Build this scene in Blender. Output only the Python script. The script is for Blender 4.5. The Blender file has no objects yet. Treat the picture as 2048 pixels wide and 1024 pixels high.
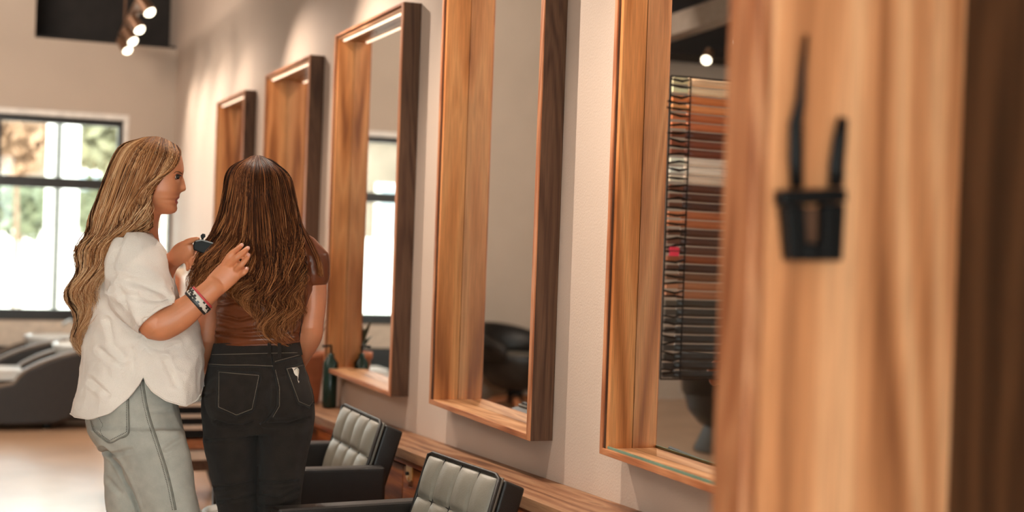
import bpy, bmesh, math, random
import numpy as np
from mathutils import Vector, Matrix, noise as mnoise
from mathutils.bvhtree import BVHTree

S = bpy.context.scene
COL = S.collection
random.seed(7)
RNG = np.random.default_rng(11)

# ------------------------------------------------------------------ camera
F_PX, CX, CY = 2844.0, 1024.0, 512.0
CAM = np.array([-1.645, 0.0, 1.39])
_v = np.array([-95 - CX, -(448 - CY), F_PX]); _v /= np.linalg.norm(_v)
_z = np.cross(_v, np.array([1, -.035, 0.])); _z /= np.linalg.norm(_z)
if _z[1] < 0: _z = -_z
_y = _v - _z * np.dot(_v, _z); _y /= np.linalg.norm(_y)
_x = np.cross(_z, _y)
if _x[0] < 0: _x = -_x
RW = np.array([_x, _y, _z])            # world = RW @ (right, up, forward)
cam = bpy.data.cameras.new('camera'); cam_o = bpy.data.objects.new('camera', cam); COL.objects.link(cam_o)
cam.sensor_width = 36; cam.lens = F_PX * 36 / 2048; cam.clip_start = .05; cam.clip_end = 300
_r, _u, _f = RW[:, 0], RW[:, 1], RW[:, 2]
cam_o.matrix_world = Matrix(((_r[0], _u[0], -_f[0], CAM[0]), (_r[1], _u[1], -_f[1], CAM[1]),
                             (_r[2], _u[2], -_f[2], CAM[2]), (0, 0, 0, 1)))
cam.dof.use_dof = True; cam.dof.focus_distance = 3.95; cam.dof.aperture_fstop = 2.0
S.camera = cam_o

# ------------------------------------------------------------------ light and exposure
S.view_settings.view_transform = 'Standard'; S.view_settings.look = 'None'
S.view_settings.exposure = 0.62; S.view_settings.gamma = 1.0; S.view_settings.use_curve_mapping = False
S.cycles.use_denoising = True
S.cycles.max_bounces = 8; S.cycles.diffuse_bounces = 4; S.cycles.glossy_bounces = 5
S.cycles.transmission_bounces = 6; S.cycles.transparent_max_bounces = 12
S.cycles.sample_clamp_indirect = 6.0
S.cycles.caustics_reflective = False; S.cycles.caustics_refractive = False
W = bpy.data.worlds.new('sky'); S.world = W; W.use_nodes = True
_bg = W.node_tree.nodes['Background']; _bg.inputs[0].default_value = (.93, .97, 1, 1); _bg.inputs[1].default_value = 6.5
WARM = (1.0, .84, .70)

def spot(loc, aim, power, size=70, radius=.03, col=WARM, blend=.5):
    l = bpy.data.lights.new('track_spot_light', 'SPOT'); l.energy = power; l.spot_size = math.radians(size)
    l.spot_blend = blend; l.shadow_soft_size = radius; l.color = col
    o = bpy.data.objects.new('track_spot_light', l); COL.objects.link(o); o.location = loc
    o.rotation_euler = (Vector(aim) - Vector(loc)).to_track_quat('-Z', 'Y').to_euler()
    return o
def area(loc, aim, power, sx, sy, col=WARM):  # soft overhead fill lamp, added to brighten the room
    l = bpy.data.lights.new('fill_area_light', 'AREA'); l.energy = power; l.shape = 'RECTANGLE'; l.size = sx; l.size_y = sy; l.color = col
    o = bpy.data.objects.new('fill_area_light', l); COL.objects.link(o); o.location = loc
    o.rotation_euler = (Vector(aim) - Vector(loc)).to_track_quat('-Z', 'Y').to_euler()
    return o
TRACK_A, TRACK_B = np.array([-.93, 1.2, 2.87]), np.array([-.475, 11.35, 2.87])
def track_at(y):
    t = (y - TRACK_A[1]) / (TRACK_B[1] - TRACK_A[1]); return TRACK_A + (TRACK_B - TRACK_A) * t
TRACK_Y = [1.75, 3.2, 4.65, 6.15, 7.6, 9.05, 9.87, 10.5, 11.05]
for _ty in TRACK_Y:
    _p = track_at(_ty)
    spot((_p[0] + .05, _ty - .05, _p[2] - .17), (-.05, _ty - .75, 1.0), (84 if _ty < 6.5 else 60) if _ty < 8.5 else 26, 115, .012, WARM, 1.0)
area((-2.6, 1.2, 3.45), (-1.6, 3.0, 1.0), 26, 1.6, 1.6)
area((-3.6, 5.0, 3.45), (-2.6, 6.0, 1.0), 38, 1.6, 1.6)
area((-2.2, 9.0, 3.45), (-1.2, 11.7, 1.6), 75, 1.2, 1.2)
area((-1.8, -1.6, 3.3), (-.9, 3.0, 1.0), 21, 1.8, 1.2)

# ------------------------------------------------------------------ helpers
def ray(px, py):
    return RW @ np.array([px - CX, -(py - CY), F_PX]) / F_PX
def P(px, py, dep):
    return CAM + ray(px, py) * dep
def PV(a):                                # (...,3) array of px, py, depth -> world
    a = np.asarray(a, float)
    c = np.stack([(a[..., 0] - CX) / F_PX, -(a[..., 1] - CY) / F_PX, np.ones(a.shape[:-1])], -1)
    return CAM + (c @ RW.T) * a[..., 2:3]
def at_y(px, py, Y):
    d = ray(px, py); return CAM + d * ((Y - CAM[1]) / d[1])
def at_x(px, py, X):
    d = ray(px, py); return CAM + d * ((X - CAM[0]) / d[0])
def proj(w):
    c = RW.T @ (np.asarray(w, float) - CAM); return CX + F_PX * c[0] / c[2], CY - F_PX * c[1] / c[2], c[2]

def tag(o, label=None, cat=None, group=None, kind=None):
    if label: o['label'] = label
    if cat: o['category'] = cat
    if group: o['group'] = group
    if kind: o['kind'] = kind
    return o
def empty(name, loc, label, cat, group=None, rz=0):
    o = bpy.data.objects.new(name, None); COL.objects.link(o); o.location = loc; o.rotation_euler = (0, 0, rz)
    o.empty_display_size = .1
    return tag(o, label, cat, group)
def link(name, me, mat, parent=None, smooth=False):
    o = bpy.data.objects.new(name, me); COL.objects.link(o)
    if mat is not None:
        for m in (mat if isinstance(mat, (list, tuple)) else [mat]): me.materials.append(m)
    if smooth:
        me.polygons.foreach_set('use_smooth', [True] * len(me.polygons))
    if parent is not None: o.parent = parent
    return o
def world_obj(name, me, mat, parent=None, smooth=False):
    """mesh given in world coordinates, re-based to its parent's location"""
    if parent is not None:
        off = Vector((0, 0, 0)); q = parent
        while q is not None: off += q.location; q = q.parent
        me.transform(Matrix.Translation(-off))
    return link(name, me, mat, parent, smooth)
def mesh_np(v, f, name='m'):
    me = bpy.data.meshes.new(name); me.from_pydata([tuple(map(float, p)) for p in v], [], [tuple(map(int, q)) for q in f]); me.update(); return me

class MB:
    def __init__(s): s.v = []; s.f = []
    def add(s, v, f):
        n = len(s.v); s.v += [tuple(map(float, p)) for p in v]; s.f += [tuple(int(i) + n for i in q) for q in f]; return s
    def box(s, a, b):
        (x0, y0, z0), (x1, y1, z1) = a, b
        return s.hexa([(x0, y0, z0), (x1, y0, z0), (x1, y1, z0), (x0, y1, z0), (x0, y0, z1), (x1, y0, z1), (x1, y1, z1), (x0, y1, z1)])
    def hexa(s, v):
        return s.add(v, [(0, 3, 2, 1), (4, 5, 6, 7), (0, 1, 5, 4), (1, 2, 6, 5), (2, 3, 7, 6), (3, 0, 4, 7)])
    def prism(s, poly, axis, a, b):
        """polygon of 2-D points extruded along axis ('x','y','z') from a to b"""
        n = len(poly)
        def mk(p, t):
            return (t, p[0], p[1]) if axis == 'x' else ((p[0], t, p[1]) if axis == 'y' else (p[0], p[1], t))
        v = [mk(p, a) for p in poly] + [mk(p, b) for p in poly]
        return s.add(v, [tuple(range(n)), tuple(range(2 * n - 1, n - 1, -1))] + [(i, i + n, (i + 1) % n + n, (i + 1) % n) for i in range(n)])
    def tube(s, pts, r, n=8, caps=True):
        v, f = tube_vf(pts, r, n, caps); return s.add(v, f)
    def lathe(s, prof, c=(0, 0, 0), n=24):
        v = []; f = []
        for r, z in prof:
            for i in range(n):
                a = 2 * math.pi * i / n; v.append((c[0] + r * math.cos(a), c[1] + r * math.sin(a), c[2] + z))
        for k in range(len(prof) - 1):
            for i in range(n):
                j = (i + 1) % n; f.append((k * n + i, k * n + j, (k + 1) * n + j, (k + 1) * n + i))
        f.append(tuple(range(n - 1, -1, -1))); f.append(tuple((len(prof) - 1) * n + i for i in range(n)))
        return s.add(v, f)
    def mesh(s, bevel=0, seg=2):
        me = mesh_np(s.v, s.f)
        bm = bmesh.new(); bm.from_mesh(me)
        bmesh.ops.recalc_face_normals(bm, faces=bm.faces)
        if bevel:
            es = [e for e in bm.edges if len(e.link_faces) == 2 and e.calc_face_angle(0) > .5]
            bmesh.ops.bevel(bm, geom=es, offset=bevel, segments=seg, profile=.6, affect='EDGES', clamp_overlap=True)
        bm.to_mesh(me); bm.free(); return me
    def build(s, name, mat, parent=None, bevel=0, seg=2, smooth=False):
        return link(name, s.mesh(bevel, seg), mat, parent, smooth)
    def wbuild(s, name, mat, parent=None, bevel=0, seg=2, smooth=False):
        return world_obj(name, s.mesh(bevel, seg), mat, parent, smooth)

def tube_vf(pts, r, n=8, caps=True, aspect=None, up=(0, 0, 1)):
    """tube through 3-D points; r = radius or list; aspect = second radius factor along 'up'"""
    pts = np.asarray(pts, float); m = len(pts)
    r = np.full(m, float(r)) if np.isscalar(r) else np.asarray(r, float)
    asp = np.ones(m) if aspect is None else (np.full(m, float(aspect)) if np.isscalar(aspect) else np.asarray(aspect, float))
    t = np.gradient(pts, axis=0); t /= np.linalg.norm(t, axis=1)[:, None] + 1e-12
    v = []
    a = np.linspace(0, 2 * np.pi, n, endpoint=False)
    u0 = np.asarray(up, float)
    for i in range(m):
        b = np.cross(t[i], u0)
        if np.linalg.norm(b) < 1e-3: b = np.cross(t[i], (1, .3, 0))
        b /= np.linalg.norm(b); c = np.cross(b, t[i])
        for k in a: v.append(pts[i] + b * math.cos(k) * r[i] + c * math.sin(k) * r[i] * asp[i])
    f = [(i * n + k, i * n + (k + 1) % n, (i + 1) * n + (k + 1) % n, (i + 1) * n + k) for i in range(m - 1) for k in range(n)]
    if caps: f.append(tuple(range(n - 1, -1, -1))); f.append(tuple((m - 1) * n + k for k in range(n)))
    return v, f
def cr(pts, m):
    """Catmull-Rom resample of K x D points to m"""
    p = np.asarray(pts, float); k = len(p)
    q = np.vstack([2 * p[0] - p[1], p, 2 * p[-1] - p[-2]])
    s = np.linspace(0, k - 1 - 1e-9, m); i = s.astype(int); t = (s - i)[:, None]
    a, b, c, d = q[i], q[i + 1], q[i + 2], q[i + 3]
    return .5 * (2 * b + (c - a) * t + (2 * a - 5 * b + 4 * c - d) * t ** 2 + (3 * b - a - 3 * c + d) * t ** 3)

# ------------------------------------------------------------------ materials
def srgb(r, g, b):
    f = lambda c: (c / 255 / 12.92) if c / 255 <= .04045 else ((c / 255 + .055) / 1.055) ** 2.4
    return (f(r), f(g), f(b), 1)
def base_mat(name):
    m = bpy.data.materials.new(name); m.use_nodes = True
    return m, m.node_tree.nodes, m.node_tree.links, m.node_tree.nodes['Principled BSDF']
def plain(name, col, rough=.5, metal=0, vary=.12, scale=18, bump=0, bscale=200, sheen=0, spec=.5, coat=0):
    m, N, L, b = base_mat(name)
    tc = N.new('ShaderNodeTexCoord'); no = N.new('ShaderNodeTexNoise'); no.inputs['Scale'].default_value = scale; no.inputs['Detail'].default_value = 5
    L.new(tc.outputs['Object'], no.inputs['Vector'])
    mr = N.new('ShaderNodeMapRange'); mr.inputs[1].default_value = .3; mr.inputs[2].default_value = .7
    mr.inputs[3].default_value = 1 - vary; mr.inputs[4].default_value = 1 + vary
    L.new(no.outputs[0], mr.inputs[0])
    mx = N.new('ShaderNodeMix'); mx.data_type = 'RGBA'; mx.blend_type = 'MULTIPLY'; mx.inputs[0].default_value = 1
    mx.inputs[6].default_value = col; L.new(mr.outputs[0], mx.inputs[7]); L.new(mx.outputs[2], b.inputs['Base Color'])
    b.inputs['Roughness'].default_value = rough; b.inputs['Metallic'].default_value = metal
    b.inputs['Specular IOR Level'].default_value = spec
    if sheen: b.inputs['Sheen Weight'].default_value = sheen
    if coat: b.inputs['Coat Weight'].default_value = coat; b.inputs['Coat Roughness'].default_value = .15
    if bump:
        n2 = N.new('ShaderNodeTexNoise'); n2.inputs['Scale'].default_value = bscale; n2.inputs['Detail'].default_value = 4
        L.new(tc.outputs['Object'], n2.inputs['Vector'])
        bu = N.new('ShaderNodeBump'); bu.inputs['Strength'].default_value = bump; bu.inputs['Distance'].default_value = .004
        L.new(n2.outputs[0], bu.inputs['Height']); L.new(bu.outputs[0], b.inputs['Normal'])
    return m
def wood(name, cols, axis='z', scale=1.0, rough=.34, coat=.25, stripe=1.0):
    """figured timber: stretched domain-warped bands, growth lines and fine pores along one axis"""
    m, N, L, b = base_mat(name)
    tc = N.new('ShaderNodeTexCoord'); oi = N.new('ShaderNodeObjectInfo')
    ofs = N.new('ShaderNodeVectorMath'); ofs.operation = 'SCALE'; ofs.inputs[0].default_value = (7.3, 5.1, 3.7)
    L.new(oi.outputs['Random'], ofs.inputs['Scale'])
    ad = N.new('ShaderNodeVectorMath'); L.new(tc.outputs['Object'], ad.inputs[0]); L.new(ofs.outputs[0], ad.inputs[1])
    k = {'x': (.10, 1, 1), 'y': (1, .10, 1), 'z': (1, 1, .10)}[axis]
    mp = N.new('ShaderNodeMapping'); mp.inputs['Scale'].default_value = [q * scale for q in k]; L.new(ad.outputs[0], mp.inputs[0])
    # warp
    n1 = N.new('ShaderNodeTexNoise'); n1.inputs['Scale'].default_value = 5.5; n1.inputs['Detail'].default_value = 2; L.new(mp.outputs[0], n1.inputs['Vector'])
    sc = N.new('ShaderNodeVectorMath'); sc.operation = 'SCALE'; sc.inputs['Scale'].default_value = .22; L.new(n1.outputs['Color'], sc.inputs[0])
    w = N.new('ShaderNodeVectorMath'); L.new(mp.outputs[0], w.inputs[0]); L.new(sc.outputs[0], w.inputs[1])
    # broad figure
    n2 = N.new('ShaderNodeTexNoise'); n2.inputs['Scale'].default_value = 17 * stripe; n2.inputs['Detail'].default_value = 3; n2.inputs['Roughness'].default_value = .55
    L.new(w.outputs[0], n2.inputs['Vector'])
    wv = N.new('ShaderNodeTexWave'); wv.wave_type = 'BANDS'; wv.bands_direction = 'DIAGONAL'; wv.inputs['Scale'].default_value = 9 * stripe
    wv.inputs['Distortion'].default_value = 5; wv.inputs['Detail'].default_value = 2; wv.inputs['Detail Scale'].default_value = 1.2
    L.new(w.outputs[0], wv.inputs['Vector'])
    mxf = N.new('ShaderNodeMix'); mxf.inputs[0].default_value = .30; L.new(n2.outputs[0], mxf.inputs[2]); L.new(wv.outputs[1], mxf.inputs[3])
    rp = N.new('ShaderNodeValToRGB'); rp.color_ramp.elements.remove(rp.color_ramp.elements[0])
    el = rp.color_ramp.elements; el[0].position = .22; el[0].color = cols[0]
    for p, c in ((.36, cols[1]), (.50, cols[2]), (.64, cols[3]), (.80, cols[1])):
        e = el.new(p); e.color = c
    L.new(mxf.outputs[0], rp.inputs[0])
    # pores
    k2 = {'x': (6, 260, 260), 'y': (260, 6, 260), 'z': (260, 260, 6)}[axis]
    mp2 = N.new('ShaderNodeMapping'); mp2.inputs['Scale'].default_value = k2; L.new(ad.outputs[0], mp2.inputs[0])
    n3 = N.new('ShaderNodeTexNoise'); n3.inputs['Scale'].default_value = 1.6; n3.inputs['Detail'].default_value = 2; L.new(mp2.outputs[0], n3.inputs['Vector'])
    mr = N.new('ShaderNodeMapRange'); mr.inputs[1].default_value = .35; mr.inputs[2].default_value = .65; mr.inputs[3].default_value = .82; mr.inputs[4].default_value = 1.08
    L.new(n3.outputs[0], mr.inputs[0])
    mu = N.new('ShaderNodeMix'); mu.data_type = 'RGBA'; mu.blend_type = 'MULTIPLY'; mu.inputs[0].default_value = 1
    L.new(rp.outputs[0], mu.inputs[6]); L.new(mr.outputs[0], mu.inputs[7]); L.new(mu.outputs[2], b.inputs['Base Color'])
    b.inputs['Roughness'].default_value = rough + .12; b.inputs['Specular IOR Level'].default_value = .28
    bu = N.new('ShaderNodeBump'); bu.inputs['Strength'].default_value = .18; bu.inputs['Distance'].default_value = .002
    L.new(n3.outputs[0], bu.inputs['Height']); L.new(bu.outputs[0], b.inputs['Normal'])
    return m
def emit(name, col, st):
    m, N, L, b = base_mat(name); b.inputs['Base Color'].default_value = col
    b.inputs['Emission Color'].default_value = col; b.inputs['Emission Strength'].default_value = st; return m
def glass_mat(name, tint=(.93, .98, .96, 1)):
    m, N, L, b = base_mat(name); N.remove(b)
    t = N.new('ShaderNodeBsdfTransparent'); t.inputs[0].default_value = tint
    g = N.new('ShaderNodeBsdfGlossy'); g.inputs['Roughness'].default_value = .02
    fr = N.new('ShaderNodeFresnel'); fr.inputs[0].default_value = 1.45
    mx = N.new('ShaderNodeMixShader'); L.new(fr.outputs[0], mx.inputs[0]); L.new(t.outputs[0], mx.inputs[1]); L.new(g.outputs[0], mx.inputs[2])
    L.new(mx.outputs[0], N['Material Output'].inputs[0]); return m

OAK = [srgb(128, 68, 32), srgb(204, 128, 72), srgb(230, 152, 92), srgb(238, 166, 106)]
OAK_PALE = [srgb(140, 92, 56), srgb(172, 118, 76), srgb(196, 142, 98), srgb(212, 162, 118)]
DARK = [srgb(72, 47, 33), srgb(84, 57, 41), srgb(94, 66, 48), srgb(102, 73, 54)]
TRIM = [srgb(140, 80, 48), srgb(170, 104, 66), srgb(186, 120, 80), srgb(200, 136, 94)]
RED = [srgb(92, 40, 16), srgb(138, 68, 30), srgb(168, 88, 42), srgb(186, 106, 54)]
M = dict(
    wood_v=wood('figured_wood_vertical', OAK, 'z', .8, .34, .25, .9), wood_y=wood('figured_wood_along_wall', OAK_PALE, 'y'),
    wood_x=wood('figured_wood_across', OAK_PALE, 'x'),
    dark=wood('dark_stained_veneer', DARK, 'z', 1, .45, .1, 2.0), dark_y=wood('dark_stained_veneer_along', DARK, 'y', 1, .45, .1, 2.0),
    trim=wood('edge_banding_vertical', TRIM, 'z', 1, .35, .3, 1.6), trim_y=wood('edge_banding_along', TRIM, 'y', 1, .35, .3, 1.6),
    counter=wood('counter_wood', [srgb(96, 60, 38), srgb(126, 84, 56), srgb(144, 102, 72), srgb(158, 118, 86)], 'y', 1, .38, .3, 1.2),
    front=wood('cabinet_front_wood', RED, 'y', 1, .4, .3, .9),
    station=wood('station_panel_wood', [srgb(136, 80, 46), srgb(204, 134, 86), srgb(226, 156, 106), srgb(242, 180, 130)], 'z', .55, .4, .2, 1.1),
    station_reflection=wood('station_reflection_brown', [srgb(52, 34, 20), srgb(68, 45, 28), srgb(80, 54, 34), srgb(92, 64, 42)], 'z', .6, .5, .1, 1.4),  # brown of the dark reflection in the station's mirror
    wall=plain('painted_plaster', srgb(208, 188, 172), .75, 0, .025, 3, .25, 160),
    wall_b=plain('painted_back_wall', srgb(190, 173, 157), .8, 0, .03, 3, .1, 120),
    floor=plain('polished_concrete', srgb(204, 166, 134), .24, 0, .12, 2.2, .02, 40, 0, 1.0),
    black=plain('black_ceiling_paint', srgb(34, 28, 25), .8, 0, .25, 8),
    beam=plain('grey_beam_paint', srgb(150, 138, 128), .7),
    metal_black=plain('black_window_metal', srgb(44, 40, 37), .4, .3),
    white=plain('white_paint', srgb(232, 226, 218), .5),
    leather=plain('grey_leather', srgb(128, 123, 112), .42, 0, .07, 14, .22, 320, 0, .5),
    leather_b=plain('black_leather', srgb(28, 24, 21), .45, 0, .2, 30, .2, 300),
    vinyl=plain('brown_black_vinyl', srgb(40, 31, 24), .5, 0, .15, 24, .15, 200),
    piping=plain('grey_piping', srgb(128, 110, 94), .4),
    ceramic=plain('white_ceramic', srgb(235, 235, 230), .12, 0, .02),
    steel=plain('brushed_steel', srgb(160, 156, 150), .3, 1),
    brass=plain('aged_brass', srgb(226, 168, 98), .35, .55, .15, 60),
    blackplastic=plain('black_plastic', srgb(16, 15, 14), .5, 0, .1, 18, 0, 200, 0, .25),
    grey_cone=plain('dark_grey_pedestal', srgb(78, 74, 68), .55),
    mirror=None, glass=glass_mat('window_glass'), glass_edge=plain('green_glass_edge', srgb(120, 150, 130), .15),
    lamp=emit('lamp_glow', (1, .90, .68, 1), 4), strip=emit('light_strip_glow', (1, .80, .58, 1), 1.3),
    bronze=plain('bronze_can', srgb(120, 88, 66), .4, .5),
    terracotta=plain('terracotta', srgb(176, 106, 72), .7), leaf=plain('dark_leaf', srgb(34, 52, 34), .45, 0, .3, 30),
    teal=plain('dark_green_glass', srgb(24, 50, 42), .2), cream=plain('cream_card', srgb(226, 208, 188), .6),
)
_m, _N, _L, _b = base_mat('silvered_mirror'); _b.inputs['Base Color'].default_value = (.86, .86, .84, 1); _b.inputs['Metallic'].default_value = 1; _b.inputs['Roughness'].default_value = 0.0
M['mirror'] = _m

# ------------------------------------------------------------------ room shell
YB, ZC, XL, YF = 11.7, 3.7, -6.2, -3.2
def struct(name, mb, mat, bevel=0):
    return tag(mb.build(name, mat, None, bevel), kind='structure')
struct('floor', MB().box((XL, YF, -.1), (0, YB, 0)), M['floor'])
struct('ceiling', MB().box((XL - .15, YF - .15, ZC), (.15, YB + .6, ZC + .12)), M['black'])
RECESS = [.045, .05, .016, .028, .010]
WALL_HOLES = [(8.36, 9.31, .735, 2.238), (6.72, 7.77, .765, 2.262), (5.205, 6.25, .790, 2.296), (3.80, 4.735, .820, 2.330), (2.385, 3.325, .856, 2.365)]
_wb = MB(); _y = YF - .15
for (a, b, c, d) in sorted(WALL_HOLES):
    a += .004; b -= .004; c += .004; d -= .004
    _wb.box((0, _y, -.1), (.15, a, ZC)); _wb.box((0, a, -.1), (.15, b, c)); _wb.box((0, a, d), (.15, b, ZC)); _wb.box((.09, a, c), (.15, b, d)); _y = b
_wb.box((0, _y, -.1), (.15, YB + .6, ZC))
struct('wall_right', _wb, M['wall'])
struct('wall_left', MB().box((XL - .15, YF - .15, -.1), (XL, YB + .15, ZC)), M['wall_b'])
# wall behind the camera with a shop front opening
struct('wall_front', MB().box((XL, YF - .15, -.1), (-5.4, YF, ZC)).box((-.6, YF - .15, -.1), (0, YF, ZC)).box((-5.4, YF - .15, 2.7), (-.6, YF, ZC)), M['wall'])
# back wall with its window and door openings and a dark recess up in the corner
WZ0, WZ1 = .66, 2.26
DX0, DX1, DZ = -.335, -.012, 1.93
RX, RZ = -1.09, 2.865
bw = MB()
bw.box((XL, YB, -.1), (-2.34, YB + .15, ZC))
bw.box((-2.34, YB, -.1), (-.385, YB + .15, WZ0)).box((-2.34, YB, WZ1), (-.385, YB + .15, RZ))
bw.box((-2.34, YB, RZ), (RX, YB + .15, ZC))
bw.box((-.385, YB, -.1), (DX0, YB + .15, RZ)).box((DX1, YB, -.1), (0, YB + .15, RZ)).box((DX0, YB, DZ), (DX1, YB + .15, RZ))
struct('wall_back', bw, M['wall_b'])
struct('trim_1', MB().box((RX, YB + .08, RZ), (0, YB + .5, RZ + .03)).box((RX - .02, YB + .08, RZ), (RX, YB + .5, ZC)).box((RX, YB + .45, RZ), (0, YB + .5, ZC)), M['black'])
struct('trim_2', MB().box((XL, YB - .5, 3.12), (-4.1, YB, ZC)), M['black'])
# grey ceiling beam and dark duct seen in the mirror
_a, _b2 = np.array([-3.5, 9.9, 3.0]), np.array([-3.35, 8.0, 3.0])
def bar(mb, a, b, w, h):
    a = np.asarray(a, float); b = np.asarray(b, float); d = (b - a) / np.linalg.norm(b - a); s = np.cross(d, (0, 0, 1.)); s /= np.linalg.norm(s)
    u = np.cross(s, d)
    return mb.hexa([a - s * w / 2 - u * h / 2, a + s * w / 2 - u * h / 2, b + s * w / 2 - u * h / 2, b - s * w / 2 - u * h / 2,
                    a - s * w / 2 + u * h / 2, a + s * w / 2 + u * h / 2, b + s * w / 2 + u * h / 2, b - s * w / 2 + u * h / 2])
struct('trim_3', bar(MB(), (-3.62, 11.68, 3.1), (-3.2, 6.2, 3.1), .14, .16), M['beam'])
struct('baseboard_back', MB().box((XL, YB - .02, 0), (-2.36, YB, .09)), M['wall_b'], .003)

def window(name, x0, x1):
    o = tag(bpy.data.objects.new(name, None), kind='structure'); COL.objects.link(o); o.location = (x0, YB, WZ0)
    fy0, fy1 = YB + .05, YB + .11
    fr = MB()
    fr.box((x0, fy0, WZ1 - .05), (x1, fy1, WZ1)).box((x0, fy0, WZ0), (x1, fy1, WZ0 + .085))
    fr.box((x0, fy0, WZ0 + .085), (x0 + .035, fy1, WZ1 - .05)).box((x1 - .035, fy0, WZ0 + .085), (x1, fy1, WZ1 - .05))
    fr.wbuild('window_frame', M['metal_black'], o)
    MB().box((x0 + .035, fy0 - .015, 1.70), (x1 - .035, fy1, 1.785)).wbuild('transom', M['metal_black'], o)
    MB().box((x0 + .035, YB + .075, WZ0 + .085), (x1 - .035, YB + .083, 1.70)).wbuild('pane', M['glass'], o)
    MB().box((x0 + .035, YB + .075, 1.785), (x1 - .035, YB + .083, WZ1 - .05)).wbuild('pane', M['glass'], o)
    return o
window('window_1', -1.345, -.40)
window('window_2', -2.325, -1.375)
struct('trim_4', MB().box((-2.34, YB - .03, WZ0 - .2), (-.36, YB, WZ0 - .01)), M['cream'], .004)
struct('trim_5', MB().box((-2.36, YB - .012, WZ1), (-.36, YB + .05, WZ1 + .045)).box((-.40, YB - .012, WZ0), (-.36, YB + .05, WZ1)), M['white'])
struct('trim_6', MB().box((-2.34, YB - .02, .1), (-.36, YB - .003, WZ0 - .2)), M['metal_black'])
dr = tag(bpy.data.objects.new('door_1', None), kind='structure'); COL.objects.link(dr); dr.location = (DX0, YB, 0)
MB().box((DX0, YB + .04, 0), (DX0 + .03, YB + .1, DZ)).box((DX1 - .016, YB + .0, 0), (DX1, YB + .1, DZ)).box((DX0 + .03, YB + .04, DZ - .06), (DX1 - .016, YB + .1, DZ)).wbuild('door_frame', M['metal_black'], dr)
MB().box((DX0 + .03, YB + .066, .04), (DX1 - .016, YB + .074, DZ - .06)).wbuild('door_pane', M['glass'], dr)
# shop front glazing behind the camera
sf = tag(bpy.data.objects.new('window_3', None), kind='structure'); COL.objects.link(sf); sf.location = (-3, YF, 0)
MB().box((-5.4, YF - .1, 2.62), (-.6, YF - .04, 2.7)).box((-5.4, YF - .1, 0), (-5.33, YF - .04, 2.62)).box((-.67, YF - .1, 0), (-.6, YF - .04, 2.62)).box((-3.03, YF - .1, 0), (-2.97, YF - .04, 2.62)).wbuild('window_frame', M['metal_black'], sf)
MB().box((-5.33, YF - .075, 0), (-3.03, YF - .067, 2.62)).wbuild('pane', M['glass'], sf)
MB().box((-2.97, YF - .075, 0), (-.67, YF - .067, 2.62)).wbuild('pane', M['glass'], sf)

# outside the back windows
struct('ground', MB().box((-14, YB + .15, -.16), (9, 34, -.1)), plain('pale_paving', srgb(225, 215, 205), .8))
ext_white = plain('white_render', srgb(240, 236, 228), .8)
for i, (px, dp, w) in enumerate([(99, 15.5, .085), (139, 15.5, .17)]):
    q = P(px, 400, dp)
    t = empty('outdoor_post', (q[0], q[1], -.1), ['slim white outdoor post seen through the window', 'wider white outdoor post just beside the slim one'][i], 'post')
    MB().box((-w / 2, -w / 2, 0), (w / 2, w / 2, 4.2)).build('shaft', ext_white, t, .01)
    MB().box((-w / 2 - .015, -w / 2 - .015, 0), (w / 2 + .015, w / 2 + .015, .12)).build('base', ext_white, t, .01)
q = P(115, 400, 15.5)
t = empty('outdoor_column', (q[0], q[1], -.1), 'grey outdoor column between the white posts beyond the window', 'column')
MB().box((-.035, -.035, 0), (.035, .035, 4.2)).build('shaft', plain('grey_render', srgb(92, 90, 86), .8), t, .01)
MB().box((-.04, -.04, 0), (.04, .04, .12)).build('base', ext_white, t, .01)
def tree(px, py, dp, r, col, label, n=420):
    q = P(px, py, dp); t = empty('tree', (q[0], q[1], -.1), label, 'tree', 'trees outside the window')
    zc = q[2] + .1
    MB().tube([(0, 0, 0), (.03, 0, zc * .5), (0, .02, zc)], [.04, .035, .02], 8).build('trunk', plain('bark', srgb(120, 96, 76), .9), t)
    v = []; f = []; rn = random.Random(int(px * 7 + dp))
    for i in range(n):
        d = Vector((rn.gauss(0, 1), rn.gauss(0, 1), rn.gauss(0, 1))).normalized() * r * rn.uniform(.35, 1) * (1 + .3 * mnoise.noise(Vector((i * .2, 0, 0))))
        c = Vector((d.x, d.y, zc + d.z * .8)); s = rn.uniform(.07, .16)
        a = Vector((rn.uniform(-1, 1), rn.uniform(-1, 1), rn.uniform(-1, 1))).normalized(); b = a.cross(Vector((rn.uniform(-1, 1), 1, .3))).normalized()
        k = len(v); v += [c - a * s, c + b * s * .5, c + a * s, c - b * s * .5]; f.append((k, k + 1, k + 2, k + 3))
    link('foliage', mesh_np(v, f), col, t)['kind'] = 'stuff'
g1 = plain('pale_green_leaf', srgb(112, 108, 80), .7, 0, .3, 3); g2 = plain('autumn_leaf', srgb(134, 102, 76), .7, 0, .3, 3); g3 = plain('green_leaf', srgb(96, 100, 74), .7, 0, .3, 3)
tree(34, 282, 17.6, .50, g2, 'small autumn coloured tree outside, above the window transom')
tree(214, 285, 18.4, .52, g1, 'pale green tree outside, beside the wider white post')
tree(44, 420, 23.5, .6, g3, 'low dark green tree outside, in the lower window pane')
tree(215, 420, 20.6, .6, g3, 'green tree outside, behind the blonde woman\'s head')
t = empty('garden_wall', (-2, 26.5, -.1), 'low white garden wall in front of the brown building outside', 'wall')
MB().box((-9, 0, 0), (9, .2, 1.42)).build('body', ext_white, t, .01)
MB().box((-9.05, -.04, 1.421), (9.05, .24, 1.49)).build('coping', ext_white, t, .01)
t = empty('outdoor_building', (0, 30, -.1), 'brown building across the street outside the back windows', 'building')
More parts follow.
